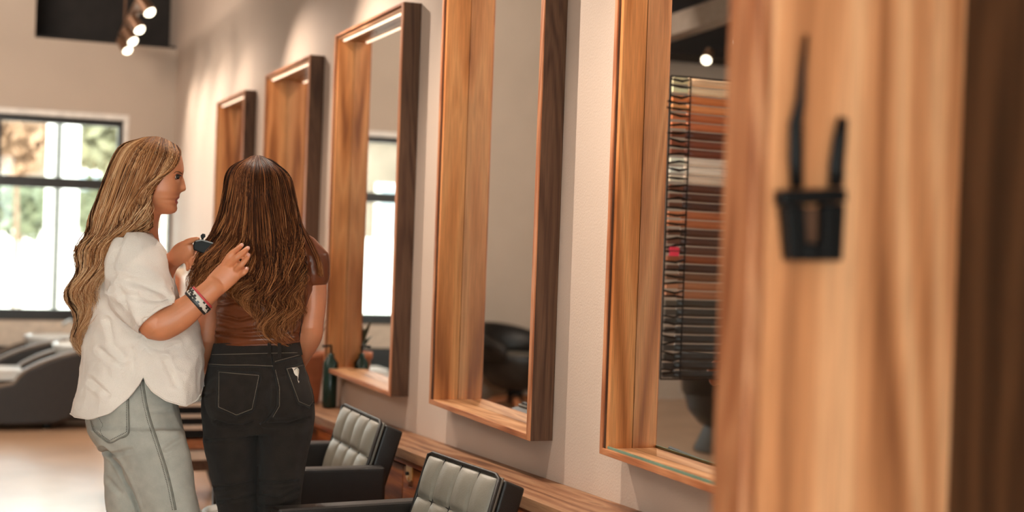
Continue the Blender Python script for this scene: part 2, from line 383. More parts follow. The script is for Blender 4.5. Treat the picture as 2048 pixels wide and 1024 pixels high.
MB().box((-13, 0, 0), (8, 1, 3.6)).build('facade', plain('brown_facade', srgb(112, 98, 84), .9, 0, .35, .8), t)
for i in range(6):
    f_ = MB().box((-11.6 + i * 3, -.05, 1.1), (-9.9 + i * 3, .0, 2.7)).build('window', ext_white, t)
    MB().box((-11.5 + i * 3, -.07, 1.2), (-10.0 + i * 3, -.05, 2.6)).build('pane', plain('dim_pane', srgb(150, 160, 164), .3), f_)
MB().box((-13.1, -.1, 3.6), (8.1, 1.1, 3.8)).build('parapet', ext_white, t)

# ------------------------------------------------------------------ wall mirrors
MIRRORS = [  # y near, y far, z bottom, z top, label
    (8.36, 9.31, .735, 2.238, 'wood framed wall mirror, the smallest and farthest in the row, by the glass door'),
    (6.72, 7.77, .765, 2.262, 'wood framed wall mirror behind the dark haired woman, its top lit warmly'),
    (5.205, 6.25, .790, 2.296, 'wood framed wall mirror reflecting the bright window, above the farther tufted chair'),
    (3.80, 4.735, .820, 2.330, 'wood framed wall mirror reflecting plain grey wall and a black salon chair'),
    (2.385, 3.325, .856, 2.365, 'wood framed wall mirror with a rack of hair swatches in it')]
XM = -.074
def wall_mirror(y0, y1, z0, z1, label, rc):
    t = empty('wall_mirror', (0, (y0 + y1) / 2, z0), label, 'mirror', 'wood framed mirrors along the wall')
    th, tv, g = .016, .010, .002
    # dark outer boards
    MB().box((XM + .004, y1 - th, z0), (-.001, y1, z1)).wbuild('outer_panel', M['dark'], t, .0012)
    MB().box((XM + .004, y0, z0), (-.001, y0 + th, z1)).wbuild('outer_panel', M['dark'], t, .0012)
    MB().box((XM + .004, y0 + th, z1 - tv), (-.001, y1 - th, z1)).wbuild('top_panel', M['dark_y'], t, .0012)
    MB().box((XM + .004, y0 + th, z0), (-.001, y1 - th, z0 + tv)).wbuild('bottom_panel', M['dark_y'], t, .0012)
    # inner lining
    iy0, iy1, iz0, iz1 = y0 + th + .001, y1 - th - .001, z0 + tv + .001, z1 - tv - .001
    MB().box((XM + .010, iy1 - .015, iz0), (rc - .006, iy1, iz1)).wbuild('lining_board', M['wood_v'], t, .001)
    MB().box((XM + .010, iy0, iz0), (rc - .006, iy0 + .015, iz1)).wbuild('lining_board', M['wood_v'], t, .001)
    MB().box((XM + .006, iy0 + .016, iz0), (rc - .006, iy1 - .016, iz0 + .006)).wbuild('shelf_board', M['wood_y'], t, .001)
    MB().box((XM + .010, iy0 + .016, iz1 - .012), (rc - .006, iy1 - .016, iz1)).wbuild('head_board', M['wood_y'], t, .001)
    # edge banding
    MB().box((XM, y1 - th, z0), (XM + .004, y1, z1)).wbuild('edge_strip', M['trim'], t, .001)
    MB().box((XM, y0, z0), (XM + .004, y0 + th + .01, z1)).wbuild('edge_strip', M['trim'], t, .001)
    MB().box((XM, y0 + th + .01, z1 - tv), (XM + .004, y1 - th, z1)).wbuild('edge_strip', M['trim_y'], t, .001)
    MB().box((XM, y0 + th + .01, z0), (XM + .004, y1 - th, z0 + tv + .007)).wbuild('edge_strip', M['trim_y'], t, .001)
    MB().box((rc - .0055, y0 + th, z0 + tv), (rc - .0015, y1 - th, z1 - tv)).wbuild('mirror_glass', M['mirror'], t)
    MB().box((XM + .028, iy0 + .03, iz1 - .019), (XM + .036, iy1 - .03, iz1 - .0125)).wbuild('light_strip', M['strip'], t)
    if y0 < 3: MB().box((XM + .007, iy0 + .03, iz0 + .0065), (XM + .012, iy1 - .017, iz0 + .0125)).wbuild('glass_lip', M['glass_edge'], t)
    return t
for a, r_ in zip(MIRRORS, RECESS): wall_mirror(*a, r_)

# ------------------------------------------------------------------ counter and cabinets
def cz(y): return .715 - .032 * (y - 3.5)
def slope_box(x0, x1, y0, y1, d0, d1):
    """box hanging below the counter top surface from drop d0 to drop d1"""
    return [(x0, y0, cz(y0) - d1), (x1, y0, cz(y0) - d1), (x1, y1, cz(y1) - d1), (x0, y1, cz(y1) - d1),
            (x0, y0, cz(y0) - d0), (x1, y0, cz(y0) - d0), (x1, y1, cz(y1) - d0), (x0, y1, cz(y1) - d0)]
t = empty('counter', (-.1, 5.8, cz(5.8) - .04), 'long narrow wooden counter top running along the wall under the mirrors', 'counter')
MB().hexa(slope_box(-.20, -.001, 1.62, 10.0, 0, .034)).wbuild('worktop', M['counter'], t, .002)
MB().hexa(slope_box(-.197, -.185, 1.62, 10.0, .0345, .05)).wbuild('apron', M['front'], t, .001)
CY0 = [1.64, 2.86, 4.08, 5.30, 6.52, 7.74, 8.90]
CLAB = ['wooden wall cabinet under the counter, below the hair swatch mirror', 'wooden wall cabinet behind the nearer tufted chair',
        'wooden cabinet with a brass lock plate between the two tufted chairs', 'wooden wall cabinet behind the farther tufted chair',
        'wooden wall cabinet beside the dark haired woman\'s hip', 'wooden wall cabinet behind the dark haired woman', 'last wooden cabinet of the counter, behind the two women']
for i, y0 in enumerate(CY0):
    y1 = (CY0[i + 1] if i + 1 < len(CY0) else 10.0) - .006
    t = empty('cabinet', (-.1, (y0 + y1) / 2, 0), CLAB[i], 'cabinet', 'cabinets under the counter')
    zb = .12
    def cab(x0, x1, a, b, d0, zlow): return [(x0, a, zlow), (x1, a, zlow), (x1, b, zlow), (x0, b, zlow), (x0, a, cz(a) - d0), (x1, a, cz(a) - d0), (x1, b, cz(b) - d0), (x0, b, cz(b) - d0)]
    MB().hexa(cab(-.172, -.002, y0, y1, .052, zb)).wbuild('body', M['front'], t, .001)
    MB().box((-.15, y0, 0), (-.01, y1, zb)).wbuild('plinth', M['leather_b'], t)
    ym = (y0 + y1) / 2 - .05
    for k, (a, b) in enumerate(((y0 + .004, ym - .003), (ym + .003, y1 - .004))):
        d = MB().hexa(cab(-.19, -.173, a, b, .058, zb + .01)).wbuild('door', M['front'], t, .001)
        if i == 2 and k == 0:
            c = np.array(at_x(820, 936, -.191)); 
    if i == 2:
        mb = MB(); pl = []
        for s in range(9): a_ = math.pi * s / 8; pl.append((math.cos(a_) * .034, .030 + math.sin(a_) * .016))
        for s in range(9): a_ = math.pi + math.pi * s / 8; pl.append((math.cos(a_) * .034, -.030 + math.sin(a_) * .016))
        mb.prism([(p_[0] + c[1], p_[1] + c[2]) for p_ in pl], 'x', -.195, -.1905)
        lo = mb.mesh(.0008); lo.transform(Matrix.Translation(t.location).inverted()); o = link('lock_plate', lo, M['brass'], t); o['label'] = 'aged brass lock plate'
        k_ = MB(); k_.tube([(-.196, c[1], c[2] - .018), (-.1955, c[1], c[2] - .018), (-.205, c[1], c[2] - .018)], .006, 12)
        k_.wbuild('key_hole', M['blackplastic'], o)
        for dz in (.034, -.036):
            MB().tube([(-.195, c[1], c[2] + dz), (-.199, c[1], c[2] + dz)], .005, 10).wbuild('screw', M['brass'], o)

# ------------------------------------------------------------------ tufted salon chairs
def tufted(nx, ny, w, h, depth, name, mat, parent, mtx):
    """padded panel in local (u=width, v=height, n=outward), grooves between the pads, closed at the back"""
    U, V = 49, 53
    def hgt(u, v):
        cu = (u * nx) % 1; cv = ((1 - v) * ny) % 1
        du = min(cu, 1 - cu) / nx * w; dv = min(cv, 1 - cv) / ny * h
        eu = min(u, 1 - u) * w; ev = min(v, 1 - v) * h
        if u < .5 / nx or u > 1 - .5 / nx: du = max(du, .0) if (u * nx) % 1 < 1 else du
        g = (.55 * (1 - math.exp(-(du / .005) ** 1.2)) + .45 * min(1, du / .05) ** .6) * (.55 * (1 - math.exp(-(dv / .005) ** 1.2)) + .45 * min(1, dv / .05) ** .6)
        e = (1 - math.exp(-(min(eu, ev) / .012) ** 1.2))
        return depth * (.42 + .58 * g * e) if min(eu, ev) > 0 else depth * .2
    v = []; f = []
    for j in range(V):
        for i in range(U):
            a, b = i / (U - 1), j / (V - 1)
            v.append(mtx @ Vector(((a - .5) * w, hgt(a, b), b * h)))
    for j in range(V):
        for i in range(U):
            a, b = i / (U - 1), j / (V - 1)
            v.append(mtx @ Vector(((a - .5) * w, 0, b * h)))
    n = U * V
    for j in range(V - 1):
        for i in range(U - 1):
            q = (j * U + i, j * U + i + 1, (j + 1) * U + i + 1, (j + 1) * U + i); f.append(q[::-1]); f.append(tuple(k + n for k in q))
    rim = [i for i in range(U)] + [j * U + U - 1 for j in range(1, V)] + [(V - 1) * U + i for i in range(U - 2, -1, -1)] + [j * U for j in range(V - 2, 0, -1)]
    for k in range(len(rim)):
        a, b = rim[k], rim[(k + 1) % len(rim)]; f.append((a, b, b + n, a + n))
    return link(name, mesh_np(v, f), mat, parent, True)
def salon_chair(y, label, x=-.52, rz=0, w=.50):
    t = empty('salon_chair', (x, y, 0), label, 'chair', 'grey tufted salon chairs against the counter', rz)
    # back rest: reclined; local x forward is -x (the room)
    bt, bb = Vector((.17, 0, .80)), Vector((.055, 0, .42))      # face top and bottom (local)
    up = (bt - bb).normalized(); n = Vector((-up.z, 0, up.x)); yv = Vector((0, -1, 0))
    h = (bt - bb).length
    org = bb - n * .045
    mtx = Matrix(((yv.x, n.x, up.x, org.x), (yv.y, n.y, up.y, org.y), (yv.z, n.z, up.z, org.z), (0, 0, 0, 1)))
    tufted(4, 3.2, w - .02, h, .034, 'back_cushion', M['leather'], t, mtx)
    sh = MB()
    def pt(k, d, yy): p = bb + up * k + n * d; return (p.x, yy, p.z)
    sh.hexa([pt(-.12, -.048, -w / 2 + .006), pt(-.12, -.112, -w / 2 + .006), pt(-.12, -.112, w / 2 - .006), pt(-.12, -.048, w / 2 - .006),
             pt(h - .004, -.048, -w / 2 + .006), pt(h - .01, -.112, -w / 2 + .006), pt(h - .01, -.112, w / 2 - .006), pt(h - .004, -.048, w / 2 - .006)])
    sh.build('back_shell', M['leather_b'], t, .008, 3, True)
    for iu in range(1, 4):
        q_ = [mtx @ Vector((iu / 4 * (w - .02) - (w - .02) / 2, .0165, h * b_ / 12)) for b_ in range(0, 13)]
        MB().tube(q_, .0022, 6).build('seam', M['leather_b'], t, 0, 2, True)
    for iv in range(1, 4):
        q_ = [mtx @ Vector(((w - .03) * (a_ / 12 - .5), .0165, h * (1 - iv / 3.2))) for a_ in range(13)]
        MB().tube(q_, .0022, 6).build('seam', M['leather_b'], t, 0, 2, True)
    pp = [pt(0, -.03, -w / 2 + .006), pt(h * .5, -.03, -w / 2 + .006), pt(h - .004, -.03, -w / 2 + .008), pt(h + .002, -.03, -w / 2 + .03), pt(h + .002, -.03, 0), pt(h + .002, -.03, w / 2 - .03), pt(h - .004, -.03, w / 2 - .008), pt(h * .5, -.03, w / 2 - .006), pt(0, -.03, w / 2 - .006)]
    pm = MB().tube(pp, .006, 8).build('piping', M['leather_b'], t, 0, 2, True)
    # seat
    sm = Matrix(((0, 0, -1, .03), (-1, 0, 0, 0), (0, 1, 0, .40), (0, 0, 0, 1)))
    tufted(4, 4, w - .02, .44, .06, 'seat_cushion', M['leather'], t, sm)
    MB().box((-.42, -w / 2, .30), (.04, w / 2, .399)).build('seat_base', M['leather_b'], t, .012, 3)
    for s in (-1, 1):
        yy = s * (w / 2 + .032)
        MB().box((-.24, yy - .030, .52), (.20, yy + .030, .655)).build('arm', M['leather_b'], t, .012, 3, False)
        MB().box((-.25, yy - .026, .30), (-.17, yy + .026, .53)).build('arm_post', M['leather_b'], t, .008)
        MB().box((.10, yy - .026, .30), (.19, yy + .026, .53)).build('arm_post', M['leather_b'], t, .008)
    MB().lathe([(.05, .05), (.05, .29), (.07, .299)], (-.18, 0, 0), 24).build('column', M['steel'], t, 0, 2, True)
    MB().lathe([(.28, 0), (.28, .02), (.20, .04), (.06, .05)], (-.18, 0, 0), 40).build('round_base', M['steel'], t, 0, 2, True)
    f = MB(); f.box((-.56, -.16, .10), (-.46, .16, .125)); f.box((-.50, -.02, .12), (-.38, .02, .31)); f.build('foot_rest', M['steel'], t, .005)
    return t
salon_chair(3.575, 'grey tufted salon chair with black arms, nearer of the two at the counter', -.545, math.radians(7), .44)
salon_chair(4.715, 'grey tufted salon chair with black arms, beside the dark haired woman')
t = empty('waste_bin', (-.33, 6.0, 0), 'tall black waste bin by the cabinets, just beside the dark haired woman\'s hip', 'bin')
MB().hexa([(-.10, -.15, 0), (.09, -.15, 0), (.09, .15, 0), (-.10, .15, 0), (-.11, -.16, .58), (.10, -.16, .58), (.10, .16, .58), (-.11, .16, .58)]).build('body', M['blackplastic'], t, .01, 3)
MB().box((-.115, -.165, .581), (.105, .165, .60)).build('lid', M['blackplastic'], t, .006)
MB().box((-.15, -.05, .02), (-.106, .05, .035)).build('pedal', M['steel'], t, .003)

# ------------------------------------------------------------------ mirror station close to the camera
t = empty('mirror_station', (-.6, .98, 0), 'tall wooden mirror station, very close and out of focus, with black tools hung on it', 'mirror station')
MB().box((-.746, 1.46, .10), (-.468, 1.475, 2.3)).wbuild('side_panel', M['station'], t, .001)
MB().box((-.748, 1.4755, .10), (-.468, 1.53, 2.3)).wbuild('outer_panel', M['dark'], t, .002)
MB().box((-.768, 1.462, .10), (-.749, 1.53, 2.3)).wbuild('edge_strip', M['trim'], t, .003)
MB().box((-.467, .45, .10), (-.445, 1.53, 2.3)).wbuild('reflection_panel', M['station_reflection'], t, .001)  # board in place of the mirror, its dark reflection painted as brown wood
MB().box((-.768, .45, .10), (-.468, .49, 2.3)).wbuild('side_panel', M['station'], t, .001)
MB().box((-.768, .491, .10), (-.468, 1.459, .16)).wbuild('shelf_board', M['station'], t, .002)
MB().box((-.768, .491, 2.24), (-.468, 1.459, 2.3)).wbuild('head_board', M['station'], t, .002)
MB().box((-.74, .47, 0), (-.44, 1.51, .10)).wbuild('plinth', M['dark'], t, .002)
# tool holder: U-shaped black bracket hung on the panel, with a comb and clip in it
def sp(px, py, dy=0): q = at_y(px, py, 1.46 - dy); return q
q0 = sp(1632, 460)
t = empty('tool_holder', (q0[0], 1.46, q0[2] - .03), 'black open tool holder hung on the blurred wooden mirror station', 'tool holder')
hb = MB()
def quadbox(pts, y0, y1, mb):
    a = [at_y(*p, y0) for p in pts]; b = [np.array([q[0], y1, q[2]]) for q in a]
    n = len(pts); mb.add(a + b, [tuple(range(n)), tuple(range(2 * n - 1, n - 1, -1))] + [(i, i + n, (i + 1) % n + n, (i + 1) % n) for i in range(n)])
quadbox([(1564, 380), (1694, 376), (1696, 404), (1564, 412)], 1.434, 1.452, hb); hb.wbuild('cross_bar', M['blackplastic'], t, .003, 2); hb = MB()
for pts in ([(1572, 412), (1612, 410), (1618, 522), (1582, 522)], [(1652, 408), (1692, 406), (1686, 522), (1650, 522)], [(1612, 486), (1656, 486), (1652, 522), (1616, 522)]):
    hb = MB(); quadbox(pts, 1.436, 1.456, hb); hb.wbuild('pouch_side', M['blackplastic'], t, .003, 2)
hb = MB(); quadbox([(1612, 415), (1654, 413), (1654, 486), (1612, 486)], 1.454, 1.459, hb); hb.wbuild('backing', plain('worn_brown_leather', srgb(90, 56, 34), .6), t, .001, 1)
def blade(name, pts, rad, label, cat, dy=.016):
    w = np.array([at_y(p[0], p[1], 1.46 - dy) for p in pts])
    t = empty(name, tuple(w[0]), label, cat)
    v, f = tube_vf(w, rad, 12, True, .55, (0, 1, 0))
    world_obj('shank', mesh_np(v, f), M['blackplastic'], t, True)
    return t, w
t, w = blade('tail_comb', [(1594, 376), (1592, 320), (1592, 250), (1602, 200), (1606, 140), (1613, 70)], [.0085, .0095, .009, .006, .0045, .003], 'black tail comb standing tall in the tool holder', 'comb')
mb = MB()
for k in range(12):
    y_ = 372 - k * 11; a = at_y(1599, y_, 1.452); b = at_y(1608, y_, 1.452); mb.tube([a, b], .0016, 5)
mb.wbuild('comb_teeth', M['blackplastic'], t)
t, w = blade('hair_clip', [(1672, 374), (1674, 330), (1680, 280), (1686, 236)], [.010, .0105, .0095, .007], 'short black hair clip upright in the tool holder beside the comb', 'hair clip')
MB().tube([at_y(1664, 352, 1.448), at_y(1688, 350, 1.448)], .004, 8).wbuild('hinge', M['steel'], t)

# ------------------------------------------------------------------ swatch rack in the last mirror
YS = 2.75
COLS = [(232, 186, 146), (238, 196, 158), (190, 112, 62), (206, 134, 82), (172, 96, 56), (180, 102, 62), (92, 44, 24), (112, 56, 34), (100, 50, 32),
        (214, 196, 176), (220, 204, 184), (206, 184, 160), (88, 46, 28), (80, 42, 26), (72, 38, 24), (160, 92, 56), (160, 94, 58), (84, 50, 34), (80, 48, 34), (84, 54, 40),
        (120, 64, 36), (66, 40, 28), (100, 66, 44), (150, 98, 66), (146, 94, 64), (60, 52, 42), (54, 48, 40), (48, 42, 36), (54, 46, 38), (46, 40, 34), (48, 42, 36), (44, 38, 32), (42, 36, 30), (40, 34, 28)]
CNAME = ['peach blond', 'pale blond', 'copper', 'light copper', 'auburn', 'warm auburn', 'deep brown', 'red brown', 'dark red brown', 'ivory blond', 'white blond', 'beige blond',
         'dark chestnut', 'deep chestnut', 'darkest chestnut', 'caramel', 'soft caramel', 'cocoa brown', 'dark cocoa', 'ash cocoa', 'russet', 'dark umber', 'mid umber', 'tan brown', 'soft tan brown',
         'smoky black', 'charcoal black', 'off black', 'soft black', 'brownish black', 'cool black', 'dull black', 'deep black', 'darkest black']
NS = len(COLS)
def sw_edge(i):   # left pixel x and y of the top edge of strip i
    k = i / NS
    return 1376 - 32 * k, 155 + (757 - 155) * k
def hairsheen(name, c):
    c = tuple(min(255, q * (1.14 if sum(c) > 170 else 1)) for q in c)
    m, N, L, b = base_mat(name)
    tc = N.new('ShaderNodeTexCoord'); mp = N.new('ShaderNodeMapping'); mp.inputs['Scale'].default_value = (6, 40, 420); L.new(tc.outputs['Object'], mp.inputs[0])
    no = N.new('ShaderNodeTexNoise'); no.inputs['Scale'].default_value = 1; L.new(mp.outputs[0], no.inputs[0])
    mr = N.new('ShaderNodeMapRange'); mr.inputs[1].default_value = .3; mr.inputs[2].default_value = .7; mr.inputs[3].default_value = .8; mr.inputs[4].default_value = 1.15; L.new(no.outputs[0], mr.inputs[0])
    mx = N.new('ShaderNodeMix'); mx.data_type = 'RGBA'; mx.blend_type = 'MULTIPLY'; mx.inputs[0].default_value = 1; mx.inputs[6].default_value = srgb(*c)
    L.new(mr.outputs[0], mx.inputs[7]); L.new(mx.outputs[2], b.inputs['Base Color']); b.inputs['Roughness'].default_value = .42
    return m
rk_a, rk_b = at_y(1340, 153, YS), at_y(1327, 757, YS)
t = empty('swatch_rack', (rk_b[0], YS, rk_b[2]), 'black wire rack holding fanned hair swatches inside the mirror frame', 'rack')
wire = plain('black_wire', srgb(30, 24, 20), .35, .6)
xl0, xl1 = rk_a[0], at_y(1376, 153, YS)[0]
z0r, z1r = rk_b[2], rk_a[2]
MB().tube([(xl0 - .004, YS - .012, z0r), (xl0 - .004, YS - .012, z1r)], .0022, 6).wbuild('upright', wire, t)
MB().tube([(xl1, YS - .014, z0r), (xl1, YS - .014, z1r)], .0016, 6).wbuild('upright', wire, t)
for zz in (z0r, z1r):
    MB().tube([(xl0 - .004, YS - .012, zz), (xl1, YS - .014, zz), (-.004, YS - .008, zz)], .002, 6).wbuild('rail', wire, t)
pocket = MB()
for i in range(NS + 6):
    k = (i + .3) / (NS + 6); zz = z1r + (z0r - z1r) * k; j = random.uniform(-.006, .006); e = random.uniform(0, .010) if i in (3, 4, 5, 6, 7) else random.uniform(-.001, .002)
    a = Vector((xl0 - .004 - e, YS - .016, zz + j)); b = Vector((xl1, YS - .016, zz + random.uniform(-.003, .003)))
    mid = (a + b) / 2 + Vector((0, -.004, random.uniform(-.006, .004)))
    MB().tube([a, mid, b], [.0022, .0030, .0016], 6).wbuild('swatch_hook', wire, t)
hair_curl = MB()
for i in range(NS):
    x0p, y0p = sw_edge(i); x1p, y1p = sw_edge(i + 1)
    a = at_y(x0p, y0p, YS); b = at_y(x1p, y1p, YS)
    gap = .0012; zt, zb = a[2] - gap, b[2] + gap
    xr = -.006
    ordn = ['first', 'second', 'third', 'fourth', 'fifth', 'sixth', 'seventh', 'eighth', 'ninth', 'tenth']
    pos = ordn[i] + ' strip from the top of the wire rack' if i < 10 else (ordn[NS - 1 - i] + ' strip up from the bottom of the wire rack' if NS - i <= 10 else 'in the middle of the rack, ' + ordn[i - 10 if i < 20 else i - 20] + (' below the pale blond strips' if i > 11 else ' there') )
    if 10 <= i < 24: pos = 'strip just below the ' + CNAME[i - 1] + ' strip in the wire rack'
    o = MB()
    nseg = 6; v = []; f = []
    for s in range(nseg + 1):
        x = a[0] + (xr - a[0]) * s / nseg
        sag = -.0015 * math.sin(math.pi * s / nseg)
        for (yy, zz) in ((YS, zt + sag), (YS - .0042, zt - .0012 + sag), (YS - .0052, (zt + zb) / 2 + sag), (YS - .0048, zb + .001 + sag), (YS, zb + sag)): v.append((x, yy, zz))
    for s in range(nseg):
        for q in range(5): f.append((s * 5 + q, s * 5 + (q + 1) % 5, (s + 1) * 5 + (q + 1) % 5, (s + 1) * 5 + q))
    f.append((4, 3, 2, 1, 0)); f.append(tuple(nseg * 5 + q for q in range(5)))
    org = Vector((a[0], YS, zb))
    me = mesh_np([Vector(p) - org for p in v], f)
    o = link('hair_swatch', me, hairsheen('swatch_hair', COLS[i]), None, True); o.location = org
    tag(o, CNAME[i] + ' hair swatch, ' + pos, 'hair swatch', 'hair swatches on the wire rack')
    # coiled tab at the swatch's wire end
    c2 = tuple(min(255, int(q * 1.08 + 12)) for q in COLS[i]); tb = MB()
    tb.box((-(a[0] - xl0) + .004, -.010, .002), (-.003, -.002, (zt - zb) - .002)); tb.build('tab', hairsheen('swatch_tab', c2), o, .001)
q = at_y(1348, 503, YS - .02); t = empty('swatch_tag', (q[0], q[1], q[2]), 'small bright pink tag clipped on the wire end of the rack', 'tag')
pk = plain('pink_tag', srgb(226, 60, 84), .4)
MB().box((-.011, -.004, .002), (.011, .004, .010)).build('upper_band', pk, t, .001); MB().box((-.011, -.004, -.010), (.011, .004, 0)).build('lower_band', pk, t, .001)

# ------------------------------------------------------------------ track lights
t = empty('light_track', (-.7, 6.3, 2.87), 'long bronze light track running along the mirror wall', 'light track')
bar(MB(), TRACK_A, TRACK_B, .05, .05).wbuild('rail', M['bronze'], t)
for yy in (2.0, 5.0, 8.0, 11.0):
    p = track_at(yy); MB().tube([(p[0], yy, p[2] + .025), (p[0], yy, ZC)], .008, 8).wbuild('hanger', M['bronze'], t)
VIS = {9.05: 'bronze spot light nearest the picture edge on the light track', 9.87: 'second glowing bronze spot light along the light track', 10.5: 'third glowing bronze spot light along the light track', 11.05: 'glowing spot light at the far end of the light track'}
SPOTLAB = ['above the hair swatch mirror', 'above the mirror showing grey wall', 'above the nearer tufted chair', 'above the window reflecting mirror', 'above the dark haired woman']
def spot_fixture(p, d, label, group):
    d = Vector(d).normalized()
    t = empty('spot_light', (p[0], p[1], p[2]), label, 'spot light', group)
    MB().tube([Vector((0, 0, -.025)), Vector((0, 0, -.06))], .012, 8).build('stem', M['bronze'], t)
    c = Vector((0, 0, -.085))
    b = Vector((1, 0, 0))
    v, f = tube_vf([c - d * .055, c - d * .05, c + d * .05, c + d * .055], [.024, .034, .042, .042], 20, True); link('can', mesh_np(v, f), M['bronze'], t, False)
    v, f = tube_vf([c + d * .056, c + d * .066, c + d * .078], [.036, .033, .020], 20, True); link('lens', mesh_np(v, f), M['lamp'], t, True)
    return t
for i, yy in enumerate(TRACK_Y):
    p = track_at(yy); spot_fixture(p, (.5, -.42, -.8), VIS.get(yy) or 'bronze spot light ' + SPOTLAB[i] + ' on the light track', 'spot lights on the light track')
spot_fixture((-3.57, 9.4, 2.93), (.5, -.5, -.6), 'bronze spot light under the grey ceiling beam, lower of two seen in the swatch mirror', 'spot lights under the beam')
spot_fixture((-3.33, 8.5, 2.96), (.1, .3, -.8), 'bronze spot light under the grey ceiling beam, upper of two seen in the swatch mirror', 'spot lights under the beam')
for (x, y, z, s, lab) in ((-2.6, 1.2, 3.45, 1.6, 'added square fill light panel above the middle of the salon'), (-3.6, 5.0, 3.45, 1.6, 'added square fill light panel deeper in the salon'), (-2.2, 9.0, 3.45, 1.2, 'added square fill light panel near the back windows'), (-1.8, -1.6, 3.3, 1.8, 'added wide fill light panel by the shop front')):  # housings made up for the added fill lamps
    t = empty('fill_light_panel', (x, y, z + .03), lab, 'ceiling light')
    MB().box((-s / 2 - .03, -s / 2 - .03, .0), (s / 2 + .03, s / 2 + .03, .06)).build('housing', M['white'], t, .005)
    MB().tube([(0, 0, .06), (0, 0, ZC - z - .03)], .01, 8).build('hanger', M['steel'], t)
# ------------------------------------------------------------------ wash units, lounge chairs, trolley, bottles, plant
def xz(pts, Y, ox): return [(at_y(a, b, Y)[0] - ox, at_y(a, b, Y)[2]) for a, b in pts]
UX = -.9
RIM = [(-150, 800), (-70, 788), (0, 775), (29, 769), (40, 755), (55, 742), (100, 722), (152, 708), (200, 698)]
BOT = [(205, 770), (180, 812), (150, 834), (110, 848), (30, 851), (-70, 849), (-140, 836)]
def wash_unit(x, y, label, deep):
    t = empty('wash_unit', (x, y, 0), label, 'wash unit', 'shampoo wash units under the back window')
    rim, bot = xz(RIM, 10.2, UX), xz(BOT, 10.2, UX); prof = [(a, max(b, .03)) for a, b in rim + bot]
    w = .60
    for y0 in (0, w - .10):
        MB().prism(prof, 'y', y0, y0 + .10).build('side_panel', M['vinyl'], t, .02, 3)
        v, f = tube_vf([(a, y0 + .05, b + .004) for a, b in cr(rim, 40)], .034, 10, True, .45, (0, 0, 1)); link('arm_pad', mesh_np(v, f), M['piping'], t, True)
    seat = [(a, b - .10) for a, b in rim[:5]] + [(rim[8][0] - .1, rim[8][1] - .16), (rim[8][0] - .1, .2), (rim[0][0] + .1, .12)]
    MB().prism(seat, 'y', .101, w - .101).build('seat', M['leather_b'], t, .02, 3)
    bx, bz = rim[7][0] + .02, rim[7][1] - .075
    mb = MB(); prof2 = [(.05, -.10), (.13, -.08), (.19, -.01), (.215, .055), (.225, .075), (.205, .078), (.18, .02), (.11, -.05), (.02, -.07)]
    mb.lathe(prof2, (bx + .06, w / 2, bz + .05), 32); mb.build('basin', M['ceramic'], t, 0, 2, True)
    MB().box((bx - .1, .12, .05), (bx + .16, w - .12, bz - .06)).build('basin_column', M['vinyl'], t, .03, 3)
    mb = MB().tube([(bx + .23, w / 2, bz + .06), (bx + .23, w / 2, bz + .2), (bx + .17, w / 2, bz + .24), (bx + .12, w / 2, bz + .2)], .012, 8); mb.build('tap', M['steel'], t, 0, 2, True)
    for (a, b) in ((rim[2][0] - .2, .12), (rim[2][0] - .2, w - .12), (rim[6][0], .12), (rim[6][0], w - .12)): MB().lathe([(.03, 0), (.03, .035)], (a, b, 0), 12).build('foot', M['blackplastic'], t)
    return t
wash_unit(UX, 10.2, 'dark brown wash unit with pale arm pads under the back window, nearer one', 0)
wash_unit(UX - .16, 10.98, 'dark wash unit with a white basin close under the window, behind the nearer one', 1)
q = at_y(18, 764, 10.5)
t = empty('towel', (q[0], 10.30, q[2] + .03), 'folded white towel lying on the nearer wash unit', 'towel')
for k in range(3): MB().box((-.20 + .01 * k, .0, .026 * k), (.10 - .012 * k, .32, .026 * k + .024)).build('fold', M['ceramic'], t, .01, 3)

